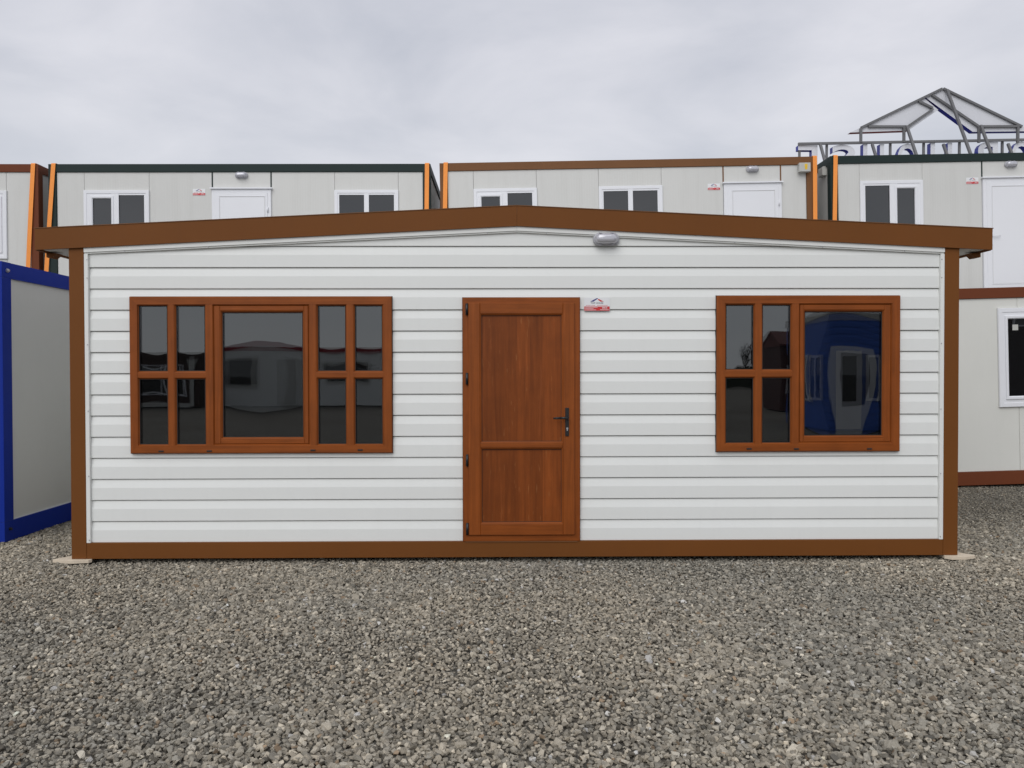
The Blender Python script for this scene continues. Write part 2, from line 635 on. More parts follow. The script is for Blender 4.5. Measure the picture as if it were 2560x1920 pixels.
def glazing(parent, x0, x1, z0, z1, y, sag=0.0004, double=True):
    """a double-glazed unit: clear outer sheet and a dark reflecting inner sheet, bowed a little by the air pressure"""
    if double:
        me = pane_grid(x0 - .004, x1 + .004, z0 - .004, z1 + .004, y, sag * 0.12, 8)
        me.materials.append(MAT['glass_o'])
        link('pane', me, parent)
    me = pane_grid(x0 - .004, x1 + .004, z0 - .004, z1 + .004, y + (0.016 if double else 0), sag, 20 if sag > .001 else 6)
    me.materials.append(MAT['glass'])
    link('pane', me, parent)


# ------------------------------------------------------------------ ground
def sm(t):
    t = np.clip(t, 0, 1)
    return t * t * (3 - 2 * t)


def gh(x, y):
    x = np.asarray(x, float); y = np.asarray(y, float)
    h = 0.014 * np.clip(x - 1.0, 0, 14) * sm((y - 0.8) / 3.0)
    h = h + 0.006 * np.sin(1.7 * x + 0.6 * y) * np.sin(1.3 * y - 0.4 * x) * sm((-0.4 - y) / 1.5)
    return h


xs = np.concatenate([[-400, -150, -60, -30, -18], np.arange(-14, 18.1, 0.5), [24, 40, 80, 160, 400]])
ys = np.concatenate([[-400, -150, -80, -40, -20, -12], np.arange(-9, 12.1, 0.5), [16, 30, 60, 150, 400]])
gv = [(float(a), float(b), float(gh(a, b))) for b in ys for a in xs]
nx = len(xs)
gf = [(j * nx + i, j * nx + i + 1, (j + 1) * nx + i + 1, (j + 1) * nx + i) for j in range(len(ys) - 1) for i in range(nx - 1)]
gm = bpy.data.meshes.new('ground')
gm.from_pydata(gv, [], gf)
gm.polygons.foreach_set('use_smooth', [True] * len(gf))
gm.materials.append(ground_mat())
tag(link('ground', gm), kind='structure')

# ------------------------------------------------------------------ the house
HL = 3.765            # half width to the outside of the corner posts
DEP = 6.2
BOT = 0.05
house = thing('prefabricated_house', 'white horizontal-sided prefabricated house with brown steel frame, oak-brown door and low gable roof', 'house')


def roofz(x, base, apex):
    return apex - (apex - base) * abs(x) / 4.02


FB, FBA = 2.652, 2.853       # lower edge of the front fascia: eaves, ridge
FT, FTA = 2.829, 3.021       # upper edge

# floor and hidden core, so that the house is a closed body
MB().box(-HL + .02, HL - .02, .14, DEP - .14, BOT + .02, BOT + .16).build('floor_slab', 'dark', house)
MB().box(-HL + .115, HL - .115, .064, .12, .186, 2.60).build('inner_wall', 'dark', house)
MB().prism([(-HL + .1, 2.59), (HL - .1, 2.59), (HL - .1, 2.67), (0, FBA - .01), (-HL + .1, 2.67)], 'y', .066, .12).build('gable_core', 'dark', house)
for sgn in (-1, 1):
    MB().box(sgn * (HL - .01), sgn * (HL - .07), .125, DEP - .125, .19, 2.66).build('side_wall', 'white', house)
MB().box(-HL + .13, HL - .13, DEP - .08, DEP - .02, .19, 2.66).build('rear_wall', 'white', house)
# posts and base beams
for sgn in (-1, 1):
    for y0, y1 in ((0, .125), (DEP - .125, DEP)):
        a, b = sorted((sgn * HL, sgn * (HL - .125)))
        MB().box(a, b, y0, y1, BOT, 2.672).build('corner_post', 'brown', house, bevel=.004)
    a, b = sorted((sgn * (HL - .003), sgn * (HL - .11)))
    MB().box(a, b, .126, DEP - .126, BOT, .186).build('base_beam', 'brown', house)
MB().box(-HL + .1255, HL - .1255, .003, .11, BOT, .1845).build('base_beam', 'brown', house, bevel=.003)
MB().box(-HL + .1255, HL - .1255, DEP - .11, DEP - .003, BOT, .1845).build('base_beam', 'brown', house)

# fascias: two front halves, two rear halves, two along the eaves
for y0, y1 in ((-.020, -.0008), (DEP + .0008, DEP + .020)):
    for sgn in (-1, 1):
        pl = [(sgn * 4.034, FB), (sgn * .0008, FBA), (sgn * .0008, FTA), (sgn * 4.034, FT)]
        MB().prism(pl, 'y', y0, y1).build('fascia', 'brown', house)
        # thin pale folded edge of the roof sheet on the fascia
        pl = [(sgn * 4.040, FT + .0015), (0, FTA + .0015), (0, FTA + .0075), (sgn * 4.040, FT + .0075)]
        MB().prism(pl, 'y', y0 - .004, y1 + .02).build('roof_edge_flashing', 'brown_b', house)
for sgn in (-1, 1):
    a, b = sorted((sgn * 4.0335, sgn * 4.006))
    MB().box(a, b, -.0005, DEP + .0005, FB - .004, FT - .002).build('fascia', 'brown', house)
    # soffit board under the eaves and a strip across the gable overhang
    a, b = sorted((sgn * 4.0055, sgn * (HL + .001)))
    MB().box(a, b, -.0005, DEP + .0005, FB + .010, FB + .020).build('soffit', 'soffit', house)
    # eave bracket
    pl = [(sgn * 3.940, 2.6475), (sgn * 4.028, 2.6475), (sgn * 4.028, 2.612), (sgn * 3.985, 2.606)]
    MB().prism(pl, 'y', .13, .22).build('eave_bracket', 'brown', house)
    pl = [(sgn * 4.021, FT), (0, FTA), (0, FTA - .05), (sgn * 4.0, FT - .05)]
    MB().prism(pl, 'y', -.0006, DEP + .0006).build('roof_sheet', 'roof', house)

# white gable trim under the fascia (with folded lip), corner trims
for sgn in (-1, 1):
    x1 = sgn * (HL - .128)
    def zb(x, d):
        return roofz(x, FB, FBA) - d
    for nm, d0, d1, y in (('gable_trim', -.02, .037, -.004), ('trim_lip', .0375, .049, .006)):
        pl = [(x1, zb(x1, d1)), (sgn * .0012, zb(0, d1)), (sgn * .0012, zb(0, d0)), (x1, zb(x1, d0))]
        o = MB().prism(pl, 'y', y, .045).build(nm, 'trim', house)
    a, b = sorted((sgn * (HL - .1255), sgn * (HL - .158)))
    MB().box(a, b, .002, .05, .185, zb(x1, .050) - .0).build('corner_trim', 'trim', house, bevel=.0025)
    for z in (.21, .75, 1.30, 1.86, 2.42, 2.575):
        MB().tube((sgn * (HL - .150), .003, z), (sgn * (HL - .150), -.003, z), .006, .004, 8).build('screw', 'zinc', house)
    for x in (.25, 1.05, 1.85, 2.6, 3.3):
        z = zb(x, .043)
        MB().tube((sgn * x, .007, z), (sgn * x, .0005, z), .006, .004, 8).build('screw', 'zinc', house)

# siding boards: one object for each board piece between the openings
PITCH = 0.1790
XI = HL - .1575
OPEN = [(-3.259, -1.058, .941, 2.262), (-.461, .532, .10, 2.253), (1.695, 3.258, .942, 2.267)]
Z0 = .183


def board_profile(z0, top):
    z1 = z0 + PITCH
    return [(.0255, z0 + .0025), (.0240, z0 + .006), (.0240, z0 + .106), (.0375, z1 - .0035), (.060, z1 - .003),
            (.060, z0 - .001), (.050, z0 - .001), (.048, z0 + .0025)]


def clipped(prof, lo, hi):
    """the profile cut off below lo and above hi"""
    def cut(pl, lim, keep_above):
        res = []
        for a, b in zip(pl, pl[1:] + pl[:1]):
            ia = (a[1] >= lim) == keep_above or a[1] == lim
            ib = (b[1] >= lim) == keep_above or b[1] == lim
            if ia: res.append(a)
            if ia != ib:
                t = (lim - a[1]) / (b[1] - a[1])
                res.append((a[0] + (b[0] - a[0]) * t, lim))
        return res
    pl = cut(prof, lo, True) if lo is not None else prof
    return cut(pl, hi, False) if hi is not None else pl


z = Z0
sl = (FBA - FB) / 4.02
while z < 2.82:
    za, zb_ = z, z + PITCH
    segs = [(-XI, XI)]
    strips_ = []
    for (a, b, c, d) in OPEN:
        if zb_ > c + .001 and za < d - .001:
            new = []
            for s0, s1 in segs:
                if a > s0 and b < s1:
                    new += [(s0, a), (b, s1)]
                else:
                    new.append((s0, s1))
            segs = new
            if za < c - .004:
                strips_.append((a, b, None, c - .0005))
            if zb_ > d + .004:
                strips_.append((a, b, d + .0005, None))
    pieces = [[(s0, s1, None, None)] for s0, s1 in segs]
    if strips_:                         # a board notched round the frame stays one piece
        allp = sorted([p[0] for p in pieces] + strips_)
        pieces = [[allp[0]]]
        for p in allp[1:]:
            if abs(p[0] - pieces[-1][-1][1]) < 1e-6:
                pieces[-1].append(p)
            else:
                pieces.append([p])
    for pc in pieces:
        mb = MB()
        for s0, s1, lo, hi in pc:
            mb.prism(clipped(board_profile(za, zb_), lo, hi), 'x', s0 + (.0015 if lo is None and hi is None else -.0013), s1 - (.0015 if lo is None and hi is None else -.0013))
        clip = None
        if zb_ > 2.60:
            clip = [((0, 0, FBA + .01), (-sl, 0, 1)), ((0, 0, FBA + .01), (sl, 0, 1))]
        me = mb.mesh('siding_board', 'white', clip=clip)
        if len(me.polygons):
            o = link('siding_board', me, house)
            o.location = (0, random.uniform(-.0006, .0006), random.uniform(-.0005, .0005))
            o.rotation_euler = (0, 0, random.uniform(-.00012, .00012))
    z += PITCH

# ---------------------------------------------------------------- windows of the house
FY = -.012      # front of the window frames


def oak_cell(win, x0, x1, z0, z1, y, big=False):
    """sloped glazing bead around one pane; outer edge given"""
    pass


def bead(parent, gx0, gx1, gz0, gz1, y, w=.017, drop=.020):
    prof = [(0, y + .006), (0, y), (.005, y + .001), (w, y + drop), (w, y + drop + .006)]
    MB().ring(gx0 - w, gx1 + w, gz0 - w, gz1 + w, prof, 0, 1).build('glazing_bead', ['oak_h', 'oak_v'], parent)
    prof = [(0, y + drop + .001), (0, y + drop - .004), (.0045, y + drop - .0035), (.0045, y + drop + .004)]
    MB().ring(gx0 - .0012, gx1 + .0012, gz0 - .0012, gz1 + .0012, prof).build('gasket', 'gasket', parent)


def frame_window(label, X0, X1, Zb, Zt, small, bars, trans, sash, slots, mid):
    w = .066
    # outer frame: four mitred sides with a small chamfer
    prof = [(0, .05), (0, FY + .006), (.007, FY), (w, FY), (w, .03)]
    win = MB().ring(X0, X1, Zb, Zt, prof, 0, 1).build('window', ['oak_h', 'oak_v'], house)
    win['label'] = label
    prof = [(-.004, .045), (-.004, .018), (.004, .018)]
    MB().ring(X0, X1, Zb, Zt, prof).build('sealing_strip', 'gasket', win)
    for a, b in bars:
        MB().box(a, b, FY + .0015, .03, Zb + w - .001, Zt - w + .001).build('mullion', 'oak_v', win)
    for a, b in trans:
        MB().box(a - .0005, b + .0005, FY + .003, .03, mid[0], mid[1]).build('transom', 'oak_h', win)
    for gx0, gx1, gz0, gz1 in small:
        bead(win, gx0, gx1, gz0, gz1, FY + .003)
        glazing(win, gx0, gx1, gz0, gz1, FY + .003 + .0225, random.choice((.0005, -.0004, .0007)))
    # opening sash, its own mitred frame a little set back with a shadow joint round it
    sx0, sx1, sz0, sz1, gx0, gx1, gz0, gz1, sag = sash
    prof = [(0, .03), (0, FY + .012), (.006, FY + .006), (gx0 - .017 - sx0 + .001, FY + .006), (gx0 - .017 - sx0 + .001, .03)]
    # the two pairs of sides have slightly different widths: make the sash of four bars
    y0 = FY + .008
    MB().cbox(sx0, gx0 - .0165, y0, .03, sz0, sz1).build('sash', 'oak_v', win)
    MB().cbox(gx1 + .0165, sx1, y0, .03, sz0, sz1).build('sash', 'oak_v', win)
    MB().cbox(gx0 - .0165, gx1 + .0165, y0 + .0008, .03, sz0, gz0 - .0165).build('sash', 'oak_h', win)
    MB().cbox(gx0 - .0165, gx1 + .0165, y0 + .0008, .03, gz1 + .0165, sz1).build('sash', 'oak_h', win)
    bead(win, gx0, gx1, gz0, gz1, y0 + .001)
    glazing(win, gx0, gx1, gz0, gz1, y0 + .0235, sag)
    # sloping rebate of the frame round the sash
    prof = [(0, FY + .008), (0, FY + .0005), (.004, FY + .001), (.013, FY + .016), (.013, .028)]
    MB().ring(sx0 - .014, sx1 + .014, sz0 - .014, sz1 + .014, prof, 0, 1).build('frame_rebate', ['oak_h', 'oak_v'], win)
    for x, z in slots:
        mb = MB()
        mb.cbox(x - .021, x + .021, FY - .006, FY + .002, z - .007, z + .006, .003)
        mb.build('drain_cap', 'black', win)
    # backing so no daylight leaks
    MB().box(X0 + .02, X1 - .02, .050, .058, Zb + .02, Zt - .02).build('window_backing', 'dark', win)
    return win


ZT, ZM1, ZM0, ZB = 2.184, 1.637, 1.567, 1.019
frame_window('wide brown window with big middle pane and four small panes each side', -3.259, -1.058, .941, 2.262,
             [(-3.184, -2.950, ZM1, ZT), (-2.871, -2.634, ZM1, ZT), (-3.184, -2.950, ZB, ZM0), (-2.871, -2.634, ZB, ZM0),
              (-1.680, -1.451, ZM1, ZT), (-1.368, -1.142, ZM1, ZT), (-1.680, -1.451, ZB, ZM0), (-1.368, -1.142, ZB, ZM0)],
             [(-2.933, -2.888), (-2.617, -2.566), (-1.750, -1.697), (-1.434, -1.385)],
             [(-3.193, -2.933), (-2.888, -2.617), (-1.697, -1.434), (-1.385, -1.124)],
             (-2.553, -1.762, 1.020, 2.186, -2.486, -1.813, 1.077, 2.128, .0024),
             [(-3.0, .961), (-2.596, .962), (-1.725, .966), (-1.327, .967)], (ZM0 + .016, ZM1 - .016))
frame_window('narrower brown window with four small panes left of a big pane', 1.695, 3.258, .942, 2.267,
             [(1.777, 2.007, ZM1 + .006, ZT + .002), (2.088, 2.323, ZM1 + .006, ZT + .002), (1.777, 2.007, ZB, ZM0), (2.088, 2.323, ZB, ZM0)],
             [(2.023, 2.072), (2.339, 2.388)],
             [(1.762, 2.023), (2.072, 2.339)],
             (2.402, 3.178, 1.022, 2.190, 2.451, 3.110, 1.078, 2.130, .0028),
             [(1.969, .967), (2.372, .965), (2.996, .964)], (ZM0 + .016, ZM1 - .010))

# ---------------------------------------------------------------- door of the house
prof = [(0, .05), (0, -.002), (.004, -.006), (.058, -.006), (.058, .05)]
df = MB().ring(-.461, .532, .186, 2.253, prof, 0, 1).build('door_frame', ['oak_h', 'oak_v'], house)
MB().box(-.465, .536, .0205, .046, .1865, 2.257).build('sealing_strip', 'gasket', df)
MB().box(-.44, .51, -.004, .05, .178, .1855).build('threshold', 'brown_b', df)
LX0, LX1, LZ0, LZ1 = -.412, .485, .242, 2.206
PX0, PX1 = -.299, .372
P1, P2, P3, P4 = 2.099, 1.037, .967, .352
dy0 = -.026
door = MB().cbox(LX0, PX0 - .014, dy0, .03, LZ0, LZ1, .005).build('door', 'oak_v', house)
door['label'] = 'oak-brown two-panel door with black handle'
MB().cbox(PX1 + .014, LX1, dy0, .03, LZ0, LZ1, .005).build('stile', 'oak_v', door)
for a, b in ((LZ0, P4 - .014), (P3 + .014, P2 - .014), (P1 + .014, LZ1)):
    MB().cbox(PX0 - .0142, PX1 + .0142, dy0 + .0006, .03, a, b, .0045).build('rail', 'oak_h', door)
for a, b in ((P2, P1), (P4, P3)):
    y = dy0 + .0012
    prof = [(0, y + .006), (0, y), (.004, y + .001), (.0145, y + .013), (.0145, y + .02)]
    MB().ring(PX0 - .0145, PX1 + .0145, a - .0145, b + .0145, prof, 0, 1).build('panel_bead', ['oak_h', 'oak_v'], door)
    MB().box(PX0 - .002, PX1 + .002, dy0 + .0195, .03, a - .002, b + .002).build('panel', 'oak_p', door)
    prof = [(0, dy0 + .0195), (0, dy0 + .013), (.0035, dy0 + .0135), (.0035, dy0 + .0192)]
    MB().ring(PX0 - .0015, PX1 + .0015, a - .0015, b + .0015, prof).build('gasket', 'gasket', door)
for z0, z1 in ((2.106, 2.201), (1.519, 1.617), (.829, .927), (.246, .346)):
    mb = MB()
    mb.tube((-.424, -.020, z0), (-.424, -.020, z1), .0115, None, 12)
    mb.box(-.434, -.413, -.014, -.007, z0 + .002, z1 - .002)
    mb.build('hinge', 'black', door)
mb = MB()
mb.cbox(.405, .436, dy0 - .011, dy0 - .001, 1.081, 1.320, .004)
mb.build('handle_plate', 'black', door)
mb = MB()
mb.tube((.4205, dy0 - .008, 1.236), (.4205, dy0 - .052, 1.236), .0095, None, 12)
mb.tube((.4265, dy0 - .050, 1.236), (.36, dy0 - .053, 1.236), .0115, .0105, 12)
mb.tube((.36, dy0 - .053, 1.236), (.301, dy0 - .048, 1.233), .0105, .008, 12)
mb.build('handle_lever', 'black', door)
mb = MB()
mb.tube((.421, dy0 - .009, 1.146), (.421, dy0 - .016, 1.146), .0085, None, 14)
mb.box(.4165, .4255, dy0 - .0155, dy0 - .009, 1.126, 1.145)
mb.build('lock_cylinder', 'zinc', door)


# ---------------------------------------------------------------- plywood pads under the front corners
def pad(name, label, poly, z0, z1):
    o = MB().prism(poly, 'z', z0, z1).build(name, 'plywood', None, bevel=.002)
    return tag(o, label, 'plywood pad', 'pads under the house corners')


pad('plywood_pad', 'pale plywood pad under the corner of the white house beside the blue container',
    [(-3.925, .0), (-3.79, -.045), (-3.72, -.048), (-3.61, -.026), (-3.595, .0), (-3.66, .16), (-3.83, .13)], .022, .049)
pad('plywood_pad', 'pale plywood pad under the house corner nearest the right edge of the picture',
    [(3.645, -.01), (3.685, -.052), (3.80, -.056), (3.90, -.02), (3.915, .01), (3.82, .12), (3.66, .15)], .022, .049)


# ---------------------------------------------------------------- wall lamps
def stadium(hw, hh, n=10):
    pts = []
    for i in range(n + 1):
        t = -math.pi / 2 + math.pi * i / n
        pts.append((hw - hh + hh * math.cos(t), hh * math.sin(t)))
    for i in range(n + 1):
        t = math.pi / 2 + math.pi * i / n
        pts.append((-hw + hh + hh * math.cos(t), hh * math.sin(t)))
    return pts


def lathe_stadium(mb, prof, n=10, mi=0):
    """prof = [(shrink, y)]; rings of a stadium outline, last closed"""
    rows = []
    for hw, hh, y in prof:
        rows.append([(x, y, z) for x, z in stadium(hw, hh, n)])
    m = len(rows[0])
    vs = [p for r in rows for p in r]
    fs = []
    for a in range(len(rows) - 1):
        for q in range(m):
            w_ = (q + 1) % m
            fs.append((a * m + q, a * m + w_, a * m + m + w_, a * m + m + q))
    mb.add(vs, fs, mi, True)
    mb.add(rows[-1], [tuple(range(m))], mi, True)


def make_lamp(label, loc, rot=(0, 0, 0)):
    t = thing('wall_lamp', label, 'lamp', loc, rot, 'oval bulkhead lamps over the doors')
    mb = MB()
    lathe_stadium(mb, [(.108, .050, 0), (.112, .054, -.008), (.112, .054, -.030), (.108, .050, -.036), (.100, .043, -.037)])
    mb.build('housing', 'lampgrey', t)
    mb = MB()
    lathe_stadium(mb, [(.101, .0435, -.030), (.100, .043, -.040), (.094, .040, -.062), (.080, .032, -.080), (.055, .018, -.088)])
    mb.build('diffuser', 'lampglass', t)
    for x in (-.05, .05):
        MB().cbox(x - .012, x + .012, -.046, -.028, -.056, -.046, .003).build('clip', 'lampgrey', t)
        MB().cbox(x - .012, x + .012, -.046, -.028, .046, .055, .003).build('clip', 'lampgrey', t)
    MB().cbox(-.008, .008, -.012, 0, .052, .066, .002).build('fixing_lug', 'signwhite', t)
    return t


def copy_tree(o, parent=None):
    c = o.copy()
    COL.objects.link(c)
    c.parent = parent
    for ch in list(o.children):
        copy_tree(ch, c)
    return c


lamp0 = make_lamp('oval grey lamp under the gable of the white house above the brown door', (.755, .0245, 2.745))
# the lamp sits on the board face; a packer closes the gap to the stepped siding
MB().box(-.085, .085, -.001, .024, -.036, .036).build('back_plate', 'lampgrey', lamp0)


# ---------------------------------------------------------------- lettering
def text_mesh(s, height, width=None, bold=0.0, depth=0.0):
    cu = bpy.data.curves.new('lettering', 'FONT')
    cu.body = s
    cu.size = 1
    cu.extrude = depth
    cu.offset = bold
    cu.resolution_u = 4
    ob = bpy.data.objects.new('lettering', cu)
    COL.objects.link(ob)
    dg = bpy.context.evaluated_depsgraph_get()
    me = bpy.data.meshes.new_from_object(ob.evaluated_get(dg))
    bpy.data.objects.remove(ob)
    bpy.data.curves.remove(cu)
    n = len(me.vertices)
    co = np.empty(n * 3)
    me.vertices.foreach_get('co', co)
    co = co.reshape(-1, 3)
    lo, hi = co.min(0), co.max(0)
    c = (lo + hi) / 2
    co[:, 0] -= c[0]; co[:, 1] -= c[1]
    sc_y = height / (hi[1] - lo[1])
    sc_x = sc_y if width is None else width / (hi[0] - lo[0])
    res = np.stack([co[:, 0] * sc_x, co[:, 2], co[:, 1] * sc_y], 1)      # lies in the xz plane
    me.vertices.foreach_set('co', res.ravel())
    me.update()
    me.materials.clear()
    return me


def make_plate(label, loc, rot=(0, 0, 0), number=True):
    """white and red maker's plate 0.218 x 0.112 m"""
    t = thing('name_plate', label, 'name plate', loc, rot, 'white and red name plates beside the doors')
    MB().box(-.109, .109, -.004, 0, -.056, .056).build('plate', 'signwhite', t)
    MB().box(-.1075, .1075, -.0048, -.0041, -.0545, -.018).build('red_band', 'signred', t)
    MB().prism([(-.058, .023), (-.030, .023), (.012, .052), (-.002, .052)], 'y', -.0048, -.0041).build('roof_emblem', 'signblue', t)
    MB().prism([(.058, .023), (.030, .023), (.006, .040), (.014, .046)], 'y', -.0048, -.0041).build('roof_emblem', 'signred', t)
    me = text_mesh('TOP HOUSE', .0125, .108, .012)
    me.materials.append(MAT['signdark'])
    o = link('lettering', me, t); o.location = (0, -.0046, .0105)
    # lines of print too small to read
    mb = MB()
    for a, b in ((-.094, -.014), (.0, .092)):
        x = a
        while x < b:
            w_ = random.uniform(.003, .007)
            mb.box(x, min(x + w_, b), -.0046, -.0041, -.0108, -.0068)
            x += w_ + .0016
    mb.build('small_print', 'signred', t)
    if number:
        me = text_mesh('8415', .0135, .042, .02)
        me.materials.append(MAT['signwhite'])
        o = link('lettering', me, t); o.location = (.066, -.0056, -.0295)
    mb = MB()
    for z, a, b in ((-.0255, -.101, .006), (-.0365, -.101, -.03), (-.047, -.101, -.006), (-.045, .026, .1)):
        x = a
        while x < b:
            w_ = random.uniform(.003, .008)
            mb.box(x, min(x + w_, b), -.0054, -.0049, z - .0019, z + .0019)
            x += w_ + .0018
    mb.build('small_print', 'signwhite', t)
    return t


plate0 = make_plate('white and red name plate on the siding right of the brown door', (.679, .0200, 2.196))

# ------------------------------------------------------------------ containers
POST = .135


def win_part(t, x0, x1, z0, z1, sashes, y, frame='pvc', depth=.03):
    prof = [(0, y + .03), (0, y - depth + .004), (.004, y - depth), (.052, y - depth), (.062, y - depth + .016), (.062, y + .03)]
    w_ = MB().ring(x0, x1, z0, z1, prof).build('window', frame, t)
    prof = [(-.005, y + .02), (-.005, y - .003), (.004, y - .003)]
    MB().ring(x0, x1, z0, z1, prof).build('sealing_strip', 'boxgrey', w_)
    edges = []
    for i, (a, b, op) in enumerate(sashes):
        gt, gb = (z1 - .085, z0 + .085)
        if op:
            gt, gb = (z1 - .145, z0 + .145)
            prof = [(0, y + .01), (0, y - depth - .004), (.003, y - depth - .008), (.030, y - depth - .008), (.043, y - depth + .006), (.043, y + .01)]
            MB().ring(a - .043, b + .043, gb - .043, gt + .043, prof).build('sash', frame, w_)
        MB().ring(a - .004, b + .004, gb - .004, gt + .004, [(0, y - .008), (0, y - .014), (.004, y - .012), (.004, y - .002)]).build('gasket', 'gasket', w_)
        edges.append((a, b))
        me = pane_grid(a - .002, b + .002, gb - .002, gt + .002, y - .006, random.uniform(-.0006, .0006), 8)
        me.materials.append(MAT['glass'])
        link('pane', me, w_)
        # infill between the frame and the glass
        if op:
            MB().ring(x0 + .06, x1 - .06, z0 + .06, z1 - .06, [(0, y - depth + .012), (.02, y - depth + .012)]) 
    for (a, b), (c, d) in zip(edges, edges[1:]):
        MB().cbox(b, c, y - depth + .002, y + .02, z0 + .055, z1 - .055, .003).build('mullion', frame, w_)
    # solid surround behind the beads
    mb = MB()
    xs_ = [x0 + .05] + [q for e in edges for q in e] + [x1 - .05]
    for q in range(0, len(xs_), 2):
        if xs_[q + 1] > xs_[q]:
            mb.box(xs_[q], xs_[q + 1], y - depth + .008, y + .02, z0 + .04, z1 - .04)
    for (a, b, op) in sashes:
        g = .145 if op else .085
        mb.box(a, b, y - depth + .0085, y + .02, z1 - g, z1 - .04)
        mb.box(a, b, y - depth + .0085, y + .02, z0 + .04, z0 + g)
    mb.build('frame_infill', frame, w_)
    MB().box(x0 + .02, x1 - .02, y + .0205, y + .03, z0 + .02, z1 - .02).build('window_backing', 'dark', w_)
    return w_


def door_part(t, x0, x1, zt, zb, y, leaf, handle=None):
    """white door: lined frame, drip strip, leaf with recessed panel line, hinges"""
    w_ = MB().ring(x0 + .012, x1 - .012, zb, zt - .012, [(0, y + .02), (0, y - .030), (.004, y - .034), (.06, y - .034), (.06, y + .02)]).build('door_frame', 'pvc', t)
    MB().box(x0 - .012, x1 + .012, y - .065, y + .01, zt - .012, zt + .012).build('drip_strip', 'pvc', w_)
    a, b, top = leaf
    d = MB().cbox(x0 + .072, x1 - .072, y - .044, y + .015, zb + .03, zt - .075, .004).build('door', 'pvc', t)
    MB().ring(a, b, zb + .12, top, [(0, y - .043), (0, y - .050), (.010, y - .048), (.012, y - .0435)]).build('panel_bead', 'pvc', d)
    MB().ring(a + .012, b - .012, zb + .132, top - .012, [(0, y - .0437), (0, y - .0455), (.004, y - .0455), (.004, y - .0437)]).build('gasket', 'boxgrey', d)
    for z in (zt - .42, zb + 1.0, zb + .25):
        MB().tube((x1 - .068, y - .052, z), (x1 - .068, y - .052, z + .09), .010, None, 10).build('hinge', 'pvc', d)
    if handle:
        mb = MB()
        mb.cbox(handle - .03, handle - .005, y - .056, y - .043, 1.0, 1.22, .003)
        mb.tube((handle - .016, y - .056, 1.15), (handle - .016, y - .085, 1.15), .008, None, 8)
        mb.tube((handle - .016, y - .083, 1.15), (handle + .11, y - .083, 1.15), .008, None, 8)
        mb.build('handle', 'pvc', d)
    return w_


def container(label, loc, tilt, L, W, H, frame, panel, joints, wins=(), doors=(), strips=(), group=None, beam=.138, base=.17, yaw=0.0, detail=True):
    t = thing('container_cabin', label, 'container', loc, (0, -tilt, yaw), group)
    # corner posts
    for x in (0, L - POST):
        for y in (0, W - POST):
            MB().box(x, x + POST, y, y + POST, base + .0005, H - beam - .0005).build('corner_post', frame, t, bevel=.004)
    for y in (0, W - POST):
        MB().box(0, L, y, y + POST, H - beam, H).build('roof_beam', frame, t, bevel=.004)
        MB().box(0, L, y, y + POST, 0, base).build('base_beam', frame, t, bevel=.004)
    for x in (0, L - POST):
        MB().box(x + .001, x + POST - .001, POST + .0005, W - POST - .0005, H - beam, H - .003).build('roof_beam', frame, t)
        MB().box(x + .001, x + POST - .001, POST + .0005, W - POST - .0005, .002, base).build('base_beam', frame, t)
    MB().box(POST + .001, L - POST - .001, POST + .001, W - POST - .001, H - .06, H - .02).build('roof_deck', 'roof', t)
    MB().box(POST + .001, L - POST - .001, POST + .001, W - POST - .001, .03, .09).build('floor_deck', 'dark', t)
    zt, zb_ = H - beam - .001, base + .001
    PY = .022
    # front wall panels, split at the joints and round the openings
    js = [POST + .001] + list(joints) + [L - POST - .001]
    for a, b in zip(js, js[1:]):
        m = (a + b) / 2
        pieces = [(zb_, zt)]
        for w_ in wins:
            if w_[0] < m < w_[1]:
                pieces = [(zb_, w_[2] + .004), (w_[3] - .004, zt)]
        for d in doors:
            if d[0] < m < d[1]:
                pieces = [(d[2] + .012, zt)]
        for p0, p1 in pieces:
            if p1 > p0:
                MB().cbox(a + .002, b - .002, PY, PY + .05, p0, p1, .004).build('wall_panel', panel, t)
    MB().box(POST + .001, L - POST - .001, PY + .0505, PY + .06, zb_, zt).build('wall_core', 'dark', t)
    for x, z0, z1 in strips:
        MB().box(x - .011, x + .011, PY - .006, PY + .01, z0, z1).build('joint_strip', frame, t)
    # end and rear walls
    for x in (.022, L - .022 - .05):
        hw = (W - 2 * POST) / 2
        for q in range(2):
            y0 = POST + .001 + q * hw
            MB().box(x, x + .05, y0 + .002, y0 + hw - .004, zb_, zt).build('wall_panel', panel, t)
        xx = x + .051 if x < 1 else x - .005
        MB().box(xx, xx + .004, POST, W - POST, zb_, zt).build('wall_core', 'dark', t)
    MB().box(POST + .001, L - POST - .001, W - .072, W - .022, zb_, zt).build('wall_panel', panel, t)
    for w_ in wins:
        win_part(t, w_[0], w_[1], w_[2], w_[3], w_[4], PY)
    for d in doors:
        door_part(t, d[0], d[1], d[2], d[3], PY, d[4], d[5] if len(d) > 5 else None)
    return t


